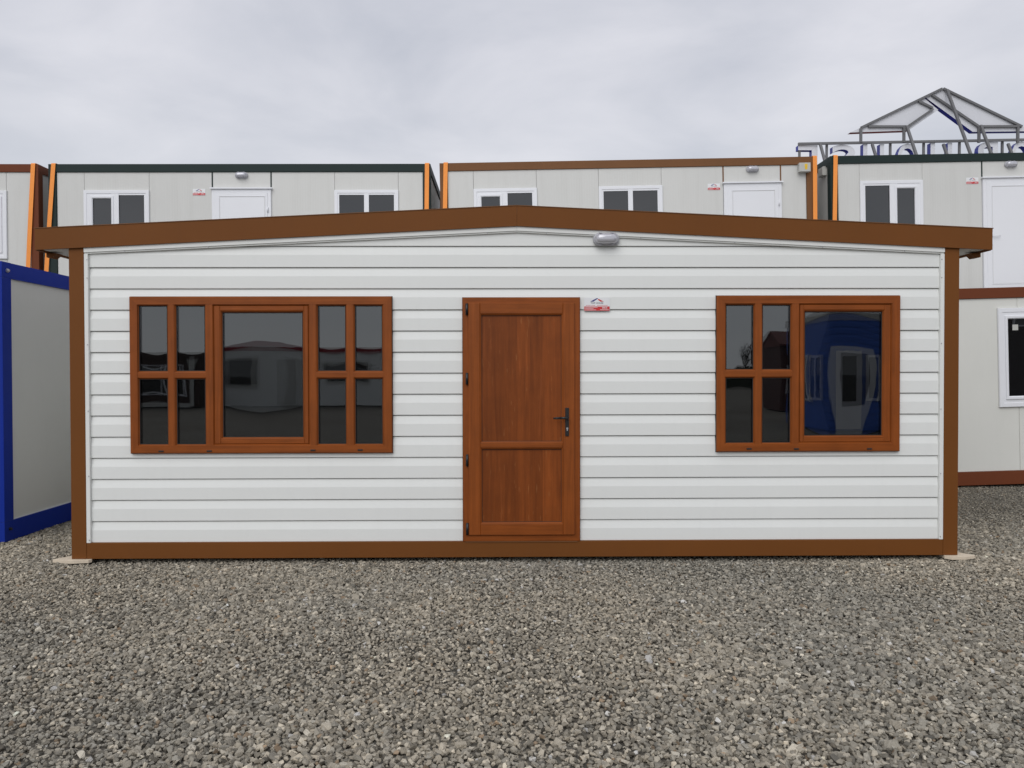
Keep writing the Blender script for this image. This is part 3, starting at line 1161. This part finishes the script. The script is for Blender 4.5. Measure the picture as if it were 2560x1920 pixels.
T11 = 0.0192
GZ = 2.665
G_UP = 'container cabins in the upper row behind the house'
cA = container('brown-framed upper container at the left edge behind the blue container', (-14.93, 7.0, GZ), 0, 6.68, 2.44, 2.624, 'redbrown', 'panel',
               [.62, 1.74, 2.86, 3.88, 5.0, 6.11], [(4.99, 6.124, .97, 2.16, [(5.09, 5.52, False), (5.62, 6.0, True)])], [], [], G_UP)
cB = container('dark green framed upper container with two white windows left of the gable ridge', (-8.07, 7.0, GZ), .002, 6.68, 2.44, 2.624, 'green', 'panel',
               [.612, 1.745, 2.85, 3.879, 4.994, 6.110],
               [(.609, 1.749, .965, 2.165, [(.77, 1.09, True), (1.223, 1.664, False)]), (4.991, 6.113, .965, 2.165, [(5.075, 5.512, False), (5.597, 6.037, False)])],
               [(2.835, 3.894, 2.193, .18, (2.979, 3.787, 2.056), None)], [(2.85, 2.21, 2.484), (3.879, 2.21, 2.484)], G_UP)
cC = container('brown framed upper container behind the gable ridge with orange straps at both ends', (-1.186, 7.0, 2.688), T11, 6.62, 2.44, 2.624, 'brown_b', 'panel',
               [.589, 1.700, 2.798, 3.910, 5.007, 6.028],
               [(.589, 1.706, .965, 2.162, [(.726, 1.05, True), (1.186, 1.62, False)]), (2.798, 3.924, .965, 2.164, [(2.879, 3.313, False), (3.398, 3.835, False)])],
               [(4.998, 6.045, 2.183, .18, (5.147, 5.916, 2.045), None)], [(5.007, 2.2, 2.484), (6.028, 2.2, 2.484)], G_UP)
cD = container('dark green framed upper container at the right below the rooftop sign', (5.72, 7.0, 2.823), T11, 6.68, 2.44, 2.624, 'green', 'panel',
               [.524, 1.645, 2.709, 3.74, 4.86, 5.98],
               [(.524, 1.645, .97, 2.172, [(.614, 1.047, False), (1.181, 1.494, True)])],
               [(2.700, 3.760, 2.190, .18, (2.849, 3.61, 2.04), 2.87)], [(2.709, 2.21, 2.484), (3.74, 2.21, 2.484)], G_UP)
# lower row that carries them
G_LO = 'container cabins in the lower row behind the house'
low = [('brown-framed ground-floor container at the left behind the blue container', -14.93, .035, 0, 'redbrown'),
       ('dark green framed ground-floor container hidden behind the left half of the white house', -8.07, .035, .002, 'green'),
       ('brown framed ground-floor container hidden behind the right half of the white house', -1.186, .058, T11, 'brown_b'),
       ('dark green framed ground-floor container behind the grey container at the right', 5.72, .193, T11, 'green')]
for lab, x, z, tl, fm in low:
    container(lab, (x, 7.0, z), tl, 6.68 if x != -1.186 else 6.62, 2.44, 2.624, fm, 'panel', [.62, 1.74, 2.86, 3.97, 5.08, 6.1], group=G_LO)

# the single container at the right, in front of the stack
cR = container('grey single-storey container with brown frame beside the right corner of the white house', (5.30, 3.6, .085), .027, 6.06, 2.44, 2.622, 'redbrown', 'panel_w',
               [1.49, 2.6, 3.72, 4.84], [(1.217, 2.45, 1.03, 2.345, [(1.345, 1.80, True), (1.90, 2.33, False)])], base=.178)
w_ = [c for c in cR.children if c.name.startswith('window')][0]
MB().box(1.415, 1.49, .012, .014, 2.05, 2.125).build('paper_sticker', 'boxgrey', w_)

# the blue container at the left
cL = container('grey-panelled container with blue steel frame left of the white house', (-10.89, .775, .022), 0, 6.06, 2.44, 2.655, 'blue', 'panel_w',
               [1.2, 2.3, 3.4, 4.5], [(2.32, 3.38, .95, 2.1, [(2.42, 2.81, True), (2.92, 3.28, False)])], base=.19, beam=.15)
for z, m_, r in ((2.575, 'zinc', .022), (.115, 'black', .018)):
    mb = MB()
    mb.tube((6.06, .075, z), (6.073, .075, z), r, r * .9, 6, smooth=False)
    mb.tube((6.07, .075, z), (6.082, .075, z), r * .55, None, 8)
    mb.build('bolt', m_, cL)
MB().box(6.039, 6.046, .137, 2.30, .191, .200).build('panel_edge_trim', 'trim', cL)


# ---------------------------------------------------------------- straps round the stacked containers
def strap(label, x0, z0, x1, z1, dy=0.0):
    """webbing: across the roof, over the front edge and down, leaning as tied"""
    w_ = .074
    y = 6.988 + dy
    k_ = (x1 - x0) / (z1 - z0)
    zend = 2.30
    path = [(x0, 9.46, z0 - .5), (x0, 9.455, z0 + .004), (x0, 9.3, z0 + .010), (x0, 7.03, z0 + .010), (x0, y + .004, z0 + .006), (x0, y - .003, z0 - .01)]
    n = 7
    for i in range(1, n + 1):
        z = z0 - .01 + (zend - z0) * i / n
        path.append((x0 + k_ * (z - z0), y - .003 - .010 * math.sin(math.pi * i / n), z))
    nv = []
    th = .004
    for i, p in enumerate(path):
        p = Vector(p)
        a = Vector(path[max(i - 1, 0)]); b = Vector(path[min(i + 1, len(path) - 1)])
        d = (b - a).normalized()
        s = Vector((1, 0, 0)); s = (s - d * s.dot(d)).normalized()
        nn = d.cross(s).normalized()
        tw = 1.0 if i > 5 else 1.0
        for q, r_ in ((-1, -1), (1, -1), (1, 1), (-1, 1)):
            nv.append(p + s * q * w_ / 2 * tw + nn * r_ * th / 2)
    fs = []
    for i in range(len(path) - 1):
        for q in range(4):
            j = (q + 1) % 4
            fs.append((4 * i + q, 4 * i + j, 4 * i + 4 + j, 4 * i + 4 + q))
    fs += [(0, 1, 2, 3), tuple(range(len(nv) - 4, len(nv)))]
    mb = MB()
    mb.add(nv, fs)
    o = mb.build('lashing_strap', 'orange')
    return tag(o, label, 'strap', 'orange lashing straps on the stacked containers')


strap('leaning orange strap on the right end of the leftmost brown upper container', -8.328, 5.293, -8.429, 3.477)
strap('leaning orange strap on the left end of the upper green container by the blue container', -7.976, 5.293, -8.113, 3.388)
strap('orange strap on the right end of the upper green container, left of the sky gap', -1.453, 5.306, -1.462, 4.497)
strap('orange strap on the left end of the brown upper container, right of the sky gap', -1.126, 5.316, -1.140, 4.509)
strap('bright orange strap on the right end of the brown upper container beside the junction box', 5.392, 5.441, 5.399, 4.33)
strap('orange strap on the left end of the green upper container under the rooftop sign', 5.760, 5.452, 5.745, 4.319)


# lamps, plates and box on the upper containers
def on(c, lx, ly, lz):
    th = -c.rotation_euler.y
    x, y, z = c.location
    return (x + lx * math.cos(th) - lz * math.sin(th), y + ly, z + lx * math.sin(th) + lz * math.cos(th))


for c, x, z, lab in ((cB, 3.365, 2.425, 'oval lamp above the white door of the upper green container left of the ridge'),
                     (cC, 5.525, 2.42, 'oval lamp above the white door of the brown upper container'),
                     (cD, 3.22, 2.42, 'oval lamp above the white door at the right edge below the sign')):
    o = copy_tree(lamp0)
    o.location = on(c, x, .021, z)
    o.rotation_euler = c.rotation_euler
    o['label'] = lab
for c, x, z, lab in ((cB, 2.617, 2.135, 'small red and white name plate left of the upper green container door'),
                     (cC, 4.84, 2.125, 'small red and white name plate left of the brown upper container door'),
                     (cD, 2.537, 2.145, 'small red and white name plate near the right edge below the rooftop sign')):
    o = copy_tree(plate0)
    o.location = on(c, x, .021, z)
    o.rotation_euler = c.rotation_euler
    o['label'] = lab

jb = thing('junction_box', 'grey junction box with yellow sticker at the corner of the brown upper container', 'junction box', on(cC, 6.422, -.002, 2.415), cC.rotation_euler)
MB().cbox(-.096, .096, -.075, 0, -.075, .075, .006).build('housing', 'boxgrey', jb)
MB().cbox(-.100, .100, -.092, -.0755, -.079, .079, .008).build('lid', 'boxgrey', jb)
mb = MB()
mb.box(-.008, .042, -.0945, -.0922, .0, .055)
mb.tube((.017, -.0922, -.02), (.017, -.0945, -.02), .024, None, 14)
mb.build('warning_sticker', 'yellow', jb)
jb2 = thing('junction_box', 'small grey socket box in the gap on the left end of the green upper container', 'junction box', (5.72 - .02, 7.30, 5.24))
MB().box(-.07, .019, -.10, .10, -.08, .08).build('housing', 'boxgrey', jb2, bevel=.006)
MB().box(-.082, -.071, -.09, .09, -.07, .07).build('lid', 'boxgrey', jb2)

# ------------------------------------------------------------------ rooftop sign, seen from behind
SY = 9.0
FACT = (SY + 6.4364) / (9.4 + 6.4364)


def sgn_pt(x, z):
    return (-.1146 + (x + .1146) * FACT, 1.6111 + (z - 1.6111) * FACT)


ROOFZ = lambda x: 2.823 + 2.624 + (x - 5.72) * T11
sign = thing('rooftop_sign', 'rooftop letter sign under a roof-shaped emblem on grey steel frame, seen from behind', 'sign', (0, 0, 0))
letters = 'ESUOHPOT'
lx = [(5.998, 6.410), (6.690, 7.200), (7.363, 7.801), (8.080, 8.500), (8.771, 9.223), (9.765, 10.181), (10.465, 10.890), (11.10, 11.58)]
LT = sgn_pt(0, 6.362)[1]
LB = LT - .62
for ch, (a, b) in zip(letters, lx):
    xa, xb = sgn_pt(a, 0)[0], sgn_pt(b, 0)[0]
    me = text_mesh(ch, .62, xb - xa, .012, 1.0)
    n = len(me.vertices)
    co = np.empty(n * 3); me.vertices.foreach_get('co', co); co = co.reshape(-1, 3)
    co[:, 0] *= -1                               # it reads from the far side
    co[:, 1] = np.sign(co[:, 1]) * .065
    co += np.array([(xa + xb) / 2, SY, (LT + LB) / 2 + .02 * ((xa + xb) / 2 - 7.5)])
    me.vertices.foreach_set('co', co.ravel())
    me.flip_normals()
    me.update()
    me.materials.append(MAT['traywhite']); me.materials.append(MAT['trayblue'])
    for p in me.polygons:
        p.material_index = 0 if abs(p.normal.y) > .7 else 1
        p.use_smooth = False
    link('letter', me, sign)


def tray(pts, side):
    pl = [sgn_pt(*p) for p in pts]
    MB().prism(pl, 'y', SY - .07, SY + .05, 0, 1).build('roof_emblem', ['traywhite', side], sign)


tray([(7.085, 6.596), (8.619, 7.317), (8.926, 7.068), (8.304, 6.640)], 'trayred')
tray([(8.640, 7.335), (8.998, 7.515), (10.90, 6.630), (9.647, 6.614)], 'trayblue')


def sbar(p, q, y=SY - .095, w=.042, y2=None):
    a, b = sgn_pt(*p), sgn_pt(*q)
    MB().bar((a[0], y, a[1]), (b[0], y if y2 is None else y2, b[1]), w, w, (0, 1, 0)).build('frame_bar', 'steel', sign)


# rail over the letters, emblem frame, posts, raking braces down to the roof
sbar((5.998, 6.354), (11.7, 6.466), SY - .085, .045)
sbar((7.30, 6.690), (8.985, 7.497)); sbar((9.01, 7.497), (10.66, 6.715), SY - .0955)
sbar((7.45, 6.712), (8.24, 6.712)); sbar((8.25, 6.700), (8.80, 7.075), SY - .0965); sbar((8.79, 7.095), (8.50, 7.235), SY - .0955)
sbar((8.78, 7.36), (9.775, 6.700), SY - .0985); sbar((9.80, 6.716), (10.60, 6.720), SY - .0975)
for px_, pz in ((7.295, 6.671), (8.192, 6.712), (9.758, 6.715), (10.57, 6.716)):
    sbar((px_, 6.38), (px_, pz), SY - .1005, .045)
for xa, za in ((8.237, 6.712), (9.07, 7.462), (9.779, 6.728), (6.44, 6.34), (7.52, 6.34), (9.0, 6.34), (10.35, 6.35)):
    a = sgn_pt(xa, za)
    drop = a[1] - ROOFZ(a[0])
    yb = SY - .12 - drop * .42
    MB().bar((a[0], SY - .125, a[1]), (a[0] + .08 * drop, yb, ROOFZ(a[0]) - .02), .045, .045, (1, 0, 0)).build('brace', 'steel', sign)
for xa in (6.05, 6.62, 7.95, 8.65, 9.4, 10.3, 11.0, 11.6):
    a = sgn_pt(xa, 6.345 + (xa - 5.998) * .0196)
    MB().bar((a[0], SY - .02, a[1]), (a[0], SY - .02, ROOFZ(a[0]) - .02), .04, .04, (1, 0, 0)).build('post', 'steel', sign)

# ------------------------------------------------------------------ what the window panes mirror: the yard behind the photographer


def yard_building(name, label, cat, x0, x1, yf, depth, H, wall, trim, openings, gable=0.0, siding=False, rot=0.0, pitched=0.0):
    """stands with its front at yf facing +y (towards the house)"""
    t = thing(name, label, cat, ((x0 + x1) / 2, yf, 0), (0, 0, rot))
    hw = (x1 - x0) / 2
    MB().box(-hw, hw, -depth, 0, .05, H).build('wall', wall, t)
    if siding:
        z = .15
        while z < H - .05:
            MB().prism([(.0, z), (.03, z), (.03, z + .1), (.008, z + .17), (0, z + .17)], 'x', -hw, hw).build('siding_board', wall, t)
            z += .18
    if gable:
        MB().prism([(-hw, H), (hw, H), (0, H + gable)], 'y', -depth, 0).build('gable', wall, t)
        for s_ in (-1, 1):
            MB().prism([(s_ * (hw + .3), H - .03), (0, H + gable + .03), (0, H + gable + .2), (s_ * (hw + .3), H + .14)], 'y', -depth - .2, .25).build('roof', trim, t)
    elif pitched:
        for q in range(int(hw * 2 / .24)):
            xa = -hw - .1 + q * .245
            MB().prism([(.25, H - .05), (.25, H + .03), (-depth / 2, H + pitched + .06), (-depth - .25, H + .03), (-depth - .25, H - .05), (-depth / 2, H + pitched - .04)], 'x', xa, xa + .225).build('tile_course', trim, t)
        MB().prism([(.2, H - .06), (-depth / 2, H + pitched - .06), (-depth - .2, H - .06)], 'x', -hw - .05, hw + .05).build('roof', trim, t)
    else:
        MB().box(-hw - .05, hw + .05, -depth - .05, .05, H, H + .2).build('roof', trim, t)
    for kind, a, b, z0, z1 in openings:
        if kind == 'win':
            w_ = MB().ring(a, b, z0, z1, [(0, 0), (0, .06), (.07, .06), (.07, 0)]).build('window', 'pvc', t)
            MB().box(a + .065, b - .065, .035, .045, z0 + .065, z1 - .065).build('pane', 'glass', w_)
            MB().box((a + b) / 2 - .035, (a + b) / 2 + .035, .03, .062, z0 + .06, z1 - .06).build('mullion', 'pvc', w_)
        elif kind == 'dark':
            w_ = MB().ring(a, b, z0, z1, [(0, 0), (0, .06), (.1, .06), (.1, 0)]).build('window', 'boxgrey', t)
            MB().box(a + .09, b - .09, .035, .045, z0 + .09, z1 - .09).build('pane', 'glass', w_)
        else:
            d = MB().box(a, b, .032, .07, z0, z1).build('door', 'pvc' if kind == 'door' else 'boxgrey', t)
            if kind == 'door':
                MB().box(a + .15, b - .15, .068, .08, z0 + .75, z1 - .15).build('pane', 'glass', d)
    return t


yard_building('office_cabin', 'pale office cabin with dark red roof edge mirrored in the wide window', 'cabin', -13.95, -3.95, -31.4, 3, 2.72, 'white', 'redtrim',
              [('dark', -4.75, -3.25, 1.0, 2.35), ('flat', -2.45, -1.55, .12, 2.3), ('dark', -.05, 2.2, 1.2, 2.3), ('dark', 3.2, 4.6, 1.05, 2.3)])
yard_building('garden_cabin', 'dark brown cabin with white window mirrored in the small left panes', 'cabin', -24.4, -14.4, -29.6, 3, 2.45, 'brownwall', 'brownwall',
              [('win', 2.1, 4.2, .6, 2.08), ('flat', 4.45, 4.67, .1, 2.45), ('win', -3.2, -1.2, .6, 2.08), ('flat', -4.9, 4.44, .05, .25)])
bc = yard_building('garden_cabin', 'bright blue sided cabin with white door mirrored in the big right pane', 'cabin', 8.80, 11.6, -14.2, 2.8, 3.02, 'bluewall', 'boxgrey',
                   [('door', -1.24, -.58, .1, 2.2), ('win', -.46, .25, .85, 2.1), ('win', .45, 1.1, .85, 2.1)], siding=True)
for a, b in ((-1.15, -.35), (-2.5, -1.5)):
    o = MB().ring(a, b, .85, 2.1, [(0, 0), (0, .06), (.07, .06), (.07, 0)]).build('window', 'pvc', bc)
    o.location = (-1.4, 0, 0); o.rotation_euler = (0, 0, math.pi / 2)
    MB().box(a + .065, b - .065, .03, .04, .915, 2.035).build('pane', 'glass', o)
    MB().box((a + b) / 2 - .035, (a + b) / 2 + .035, .025, .062, .91, 2.04).build('mullion', 'pvc', o)
yard_building('garden_cabin', 'dark red cabin with tiled roof mirrored in the right window', 'cabin', 11.3, 17.0, -24.5, 3, 2.75, 'darkred', 'rooftile',
              [('win', -2.6, -1.9, .8, 1.9)], pitched=.6)


yard_building('pane_darkening_block', 'added tall dark brown block that darkens the mirrored view in the window of the grey container at the right', 'cabin', 16.5, 31.0, -19.5, 3, 5.3, 'brownwall', 'brownwall',  # added out-of-view block; its dark face blackens the grey container's pane
              [('win', -5.2, -4.0, 3.6, 4.8), ('win', -1.5, -.3, 3.6, 4.8), ('win', -5.2, -4.0, .9, 2.1), ('win', 2.5, 3.7, .9, 2.1)])


def bare_tree(label, loc, h):
    t = thing('bare_tree', label, 'tree', loc)
    trunk = MB()
    crown = MB()
    rr = random.Random(5)

    def grow(mb, p, d, ln, r, lv):
        q = p + d * ln
        mb.tube(p, q, r, r * .7, 5 if lv < 2 else 3)
        if lv >= 5:
            return
        for _ in range(rr.choice((2, 3, 3)) if lv else 6):
            a = Vector((rr.uniform(-1, 1), rr.uniform(-1, 1), rr.uniform(-.25, .9))).normalized()
            grow(crown, p + d * ln * rr.uniform(.55, 1), (d * .9 + a * .85).normalized(), ln * rr.uniform(.6, .82), r * .58, lv + 1)

    grow(trunk, Vector((0, 0, 0)), Vector((.05, 0, 1)).normalized(), h * .26, h * .025, 0)
    trunk.build('trunk', 'bark', t)
    crown.build('crown', 'bark', t)
    return t


bare_tree('bare leafless tree mirrored in the small upper pane of the right window', (21.2, -60, .8), 5.0)
# far bank of scrub behind the yard, along the field edge
hv, hf_ = [], []
N = 160
for i in range(N + 1):
    x = -70 + 150 * i / N
    h = 1.6 + .5 * math.sin(i * .7) + .45 * random.random()
    hv += [(x, -66, -.1), (x, -66.6 + random.uniform(-.2, .2), h * .7), (x, -68, h), (x, -70, -.1)]
for i in range(N):
    for q in range(3):
        a = 4 * i + q
        hf_.append((a, a + 4, a + 5, a + 1))
hm = bpy.data.meshes.new('hedge')
hm.from_pydata(hv, [], hf_)
hm.materials.append(MAT['hedge'])
tag(link('hedge', hm), 'dark scrubby hedge bank along the far side of the yard', 'hedge', kind='stuff')

# ------------------------------------------------------------------ gravel
stone_c = bpy.data.collections.new('stone_shapes')
SM = stone_mat()
NV = 14
for i in range(NV):
    bm = bmesh.new()
    n = 11 + (i % 4) * 2
    for q in range(n):
        v = rng.normal(size=3)
        v /= np.linalg.norm(v)
        v = np.sign(v) * np.abs(v) ** .75
        v *= rng.uniform(.82, 1.08)
        bm.verts.new((v[0] * .5, v[1] * rng.uniform(.36, .42), v[2] * .33))
    r = bmesh.ops.convex_hull(bm, input=bm.verts[:])
    junk = [g for g in r['geom_interior'] if isinstance(g, bmesh.types.BMVert)]
    if junk:
        bmesh.ops.delete(bm, geom=junk, context='VERTS')
    bmesh.ops.bevel(bm, geom=[e for e in bm.edges], offset=.016, segments=1, affect='EDGES')
    me = bpy.data.meshes.new('stone_shape')
    bm.to_mesh(me)
    bm.free()
    me.materials.append(SM)
    so = bpy.data.objects.new('stone_shape', me)
    stone_c.objects.link(so)


def inside(px_, py_):
    """places where loose stones lie and can be seen"""
    d = py_ + 6.4364
    vis = (np.abs(px_ + .1) < d * .70 + 1.1) & (d > 2.0)
    ok = vis & (py_ < .28)
    ok |= (px_ > 3.3) & (px_ < 8.6) & (py_ >= .28) & (py_ < 3.75) & vis
    ok |= (px_ < -3.3) & (px_ > -6.0) & (py_ >= .28) & (py_ < 2.8) & vis
    ok &= ~((px_ < -4.86) & (py_ > .80))
    return ok


def value_noise(px_, py_, f, seed):
    g = np.random.default_rng(seed).random((64, 64))
    u, w_ = px_ * f + 20, py_ * f + 20
    i, j = np.floor(u).astype(int), np.floor(w_).astype(int)
    a, b = sm(u - i), sm(w_ - j)
    G = lambda q, p: g[q % 64, p % 64]
    return (G(i, j) * (1 - a) + G(i + 1, j) * a) * (1 - b) + (G(i, j + 1) * (1 - a) + G(i + 1, j + 1) * a) * b


def layer(step, smin, smax, zoff, keep=1.0):
    gx, gy = np.meshgrid(np.arange(-7.5, 9, step), np.arange(-4.6, 3.8, step))
    px_ = (gx + rng.uniform(-.5, .5, gx.shape) * step).ravel()
    py_ = (gy + rng.uniform(-.5, .5, gx.shape) * step).ravel()
    ok = inside(px_, py_) & (rng.random(px_.shape) < keep)
    px_, py_ = px_[ok], py_[ok]
    n = len(px_)
    size = smin + (smax - smin) * rng.beta(1.6, 3.2, n)
    # trodden, finer stones to the right rear
    back = sm((py_ - .9) / 2.2)
    size *= 1 - .35 * back
    size *= .80 + .42 * value_noise(px_, py_, .9, 8)
    pz = gh(px_, py_) + zoff + rng.uniform(-.007, .010, n) - .010 * back
    # scraped thinner below the sill
    pz = pz - .014 * sm((py_ + .16) / .14) * (np.abs(px_) < 3.75) * (py_ < .3)
    return px_, py_, pz, size


Ls = [layer(.0255, .022, .052, .012), layer(.027, .013, .036, .018, .75), layer(.10, .045, .074, .014, .25)]
px_, py_, pz, size = [np.concatenate([l[i] for l in Ls]) for i in range(4)]
n = len(px_)
rot = np.stack([rng.normal(0, .30, n), rng.normal(0, .30, n), rng.uniform(0, 6.283, n)], 1)
flat = rng.uniform(.75, 1.25, (n, 3))
scl = flat * size[:, None]
patch = .6 * value_noise(px_, py_, .55, 3) + .4 * value_noise(px_, py_, 1.7, 4)
warm = np.clip(.5 + (patch - .5) * 1.1 + rng.normal(0, .22, n), 0, 1)
grey = np.array([.290, .273, .232]); tan = np.array([.398, .350, .273])
colr = grey * (1 - warm[:, None]) + tan * warm[:, None]
br = np.exp(rng.normal(0, .27, n))
colr *= br[:, None]
r_ = rng.random(n)
colr[r_ < .07] *= .45
colr[(r_ > .07) & (r_ < .09)] *= np.array([.80, .66, .55])
w8 = (r_ > .993)
colr[w8] = np.array([.62, .60, .56]) * rng.uniform(.7, 1.1, (w8.sum(), 1))
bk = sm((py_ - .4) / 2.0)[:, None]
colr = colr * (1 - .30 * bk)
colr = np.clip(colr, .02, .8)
var = rng.integers(0, NV, n).astype(np.int32)

pm = bpy.data.meshes.new('gravel')
pm.from_pydata(np.stack([px_, py_, pz], 1).tolist(), [], [])


def attr(nm, typ, key, data):
    a = pm.attributes.new(nm, typ, 'POINT')
    a.data.foreach_set(key, np.ascontiguousarray(data, dtype=np.int32 if typ == 'INT' else np.float32).ravel())


attr('variant', 'INT', 'value', var)
attr('rot', 'FLOAT_VECTOR', 'vector', rot)
attr('scl', 'FLOAT_VECTOR', 'vector', scl)
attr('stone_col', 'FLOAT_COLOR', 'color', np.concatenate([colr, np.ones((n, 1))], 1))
gravel = link('gravel', pm)
tag(gravel, 'loose grey-brown crushed stone gravel covering the yard', 'gravel', kind='stuff')
ng = bpy.data.node_groups.new('scatter', 'GeometryNodeTree')
ng.interface.new_socket('Geometry', in_out='INPUT', socket_type='NodeSocketGeometry')
ng.interface.new_socket('Geometry', in_out='OUTPUT', socket_type='NodeSocketGeometry')
gi = ng.nodes.new('NodeGroupInput'); go = ng.nodes.new('NodeGroupOutput')
iop = ng.nodes.new('GeometryNodeInstanceOnPoints')
ci = ng.nodes.new('GeometryNodeCollectionInfo')
ci.inputs['Collection'].default_value = stone_c
ci.inputs['Separate Children'].default_value = True
ci.inputs['Reset Children'].default_value = True


def nattr(nm, typ):
    a = ng.nodes.new('GeometryNodeInputNamedAttribute')
    a.data_type = typ
    a.inputs['Name'].default_value = nm
    return a.outputs['Attribute']


er = ng.nodes.new('FunctionNodeEulerToRotation')
L_ = ng.links.new
L_(gi.outputs[0], iop.inputs['Points'])
L_(ci.outputs[0], iop.inputs['Instance'])
iop.inputs['Pick Instance'].default_value = True
L_(nattr('variant', 'INT'), iop.inputs['Instance Index'])
L_(nattr('rot', 'FLOAT_VECTOR'), er.inputs[0])
L_(er.outputs[0], iop.inputs['Rotation'])
L_(nattr('scl', 'FLOAT_VECTOR'), iop.inputs['Scale'])
L_(iop.outputs[0], go.inputs[0])
md = gravel.modifiers.new('scatter', 'NODES')
md.node_group = ng
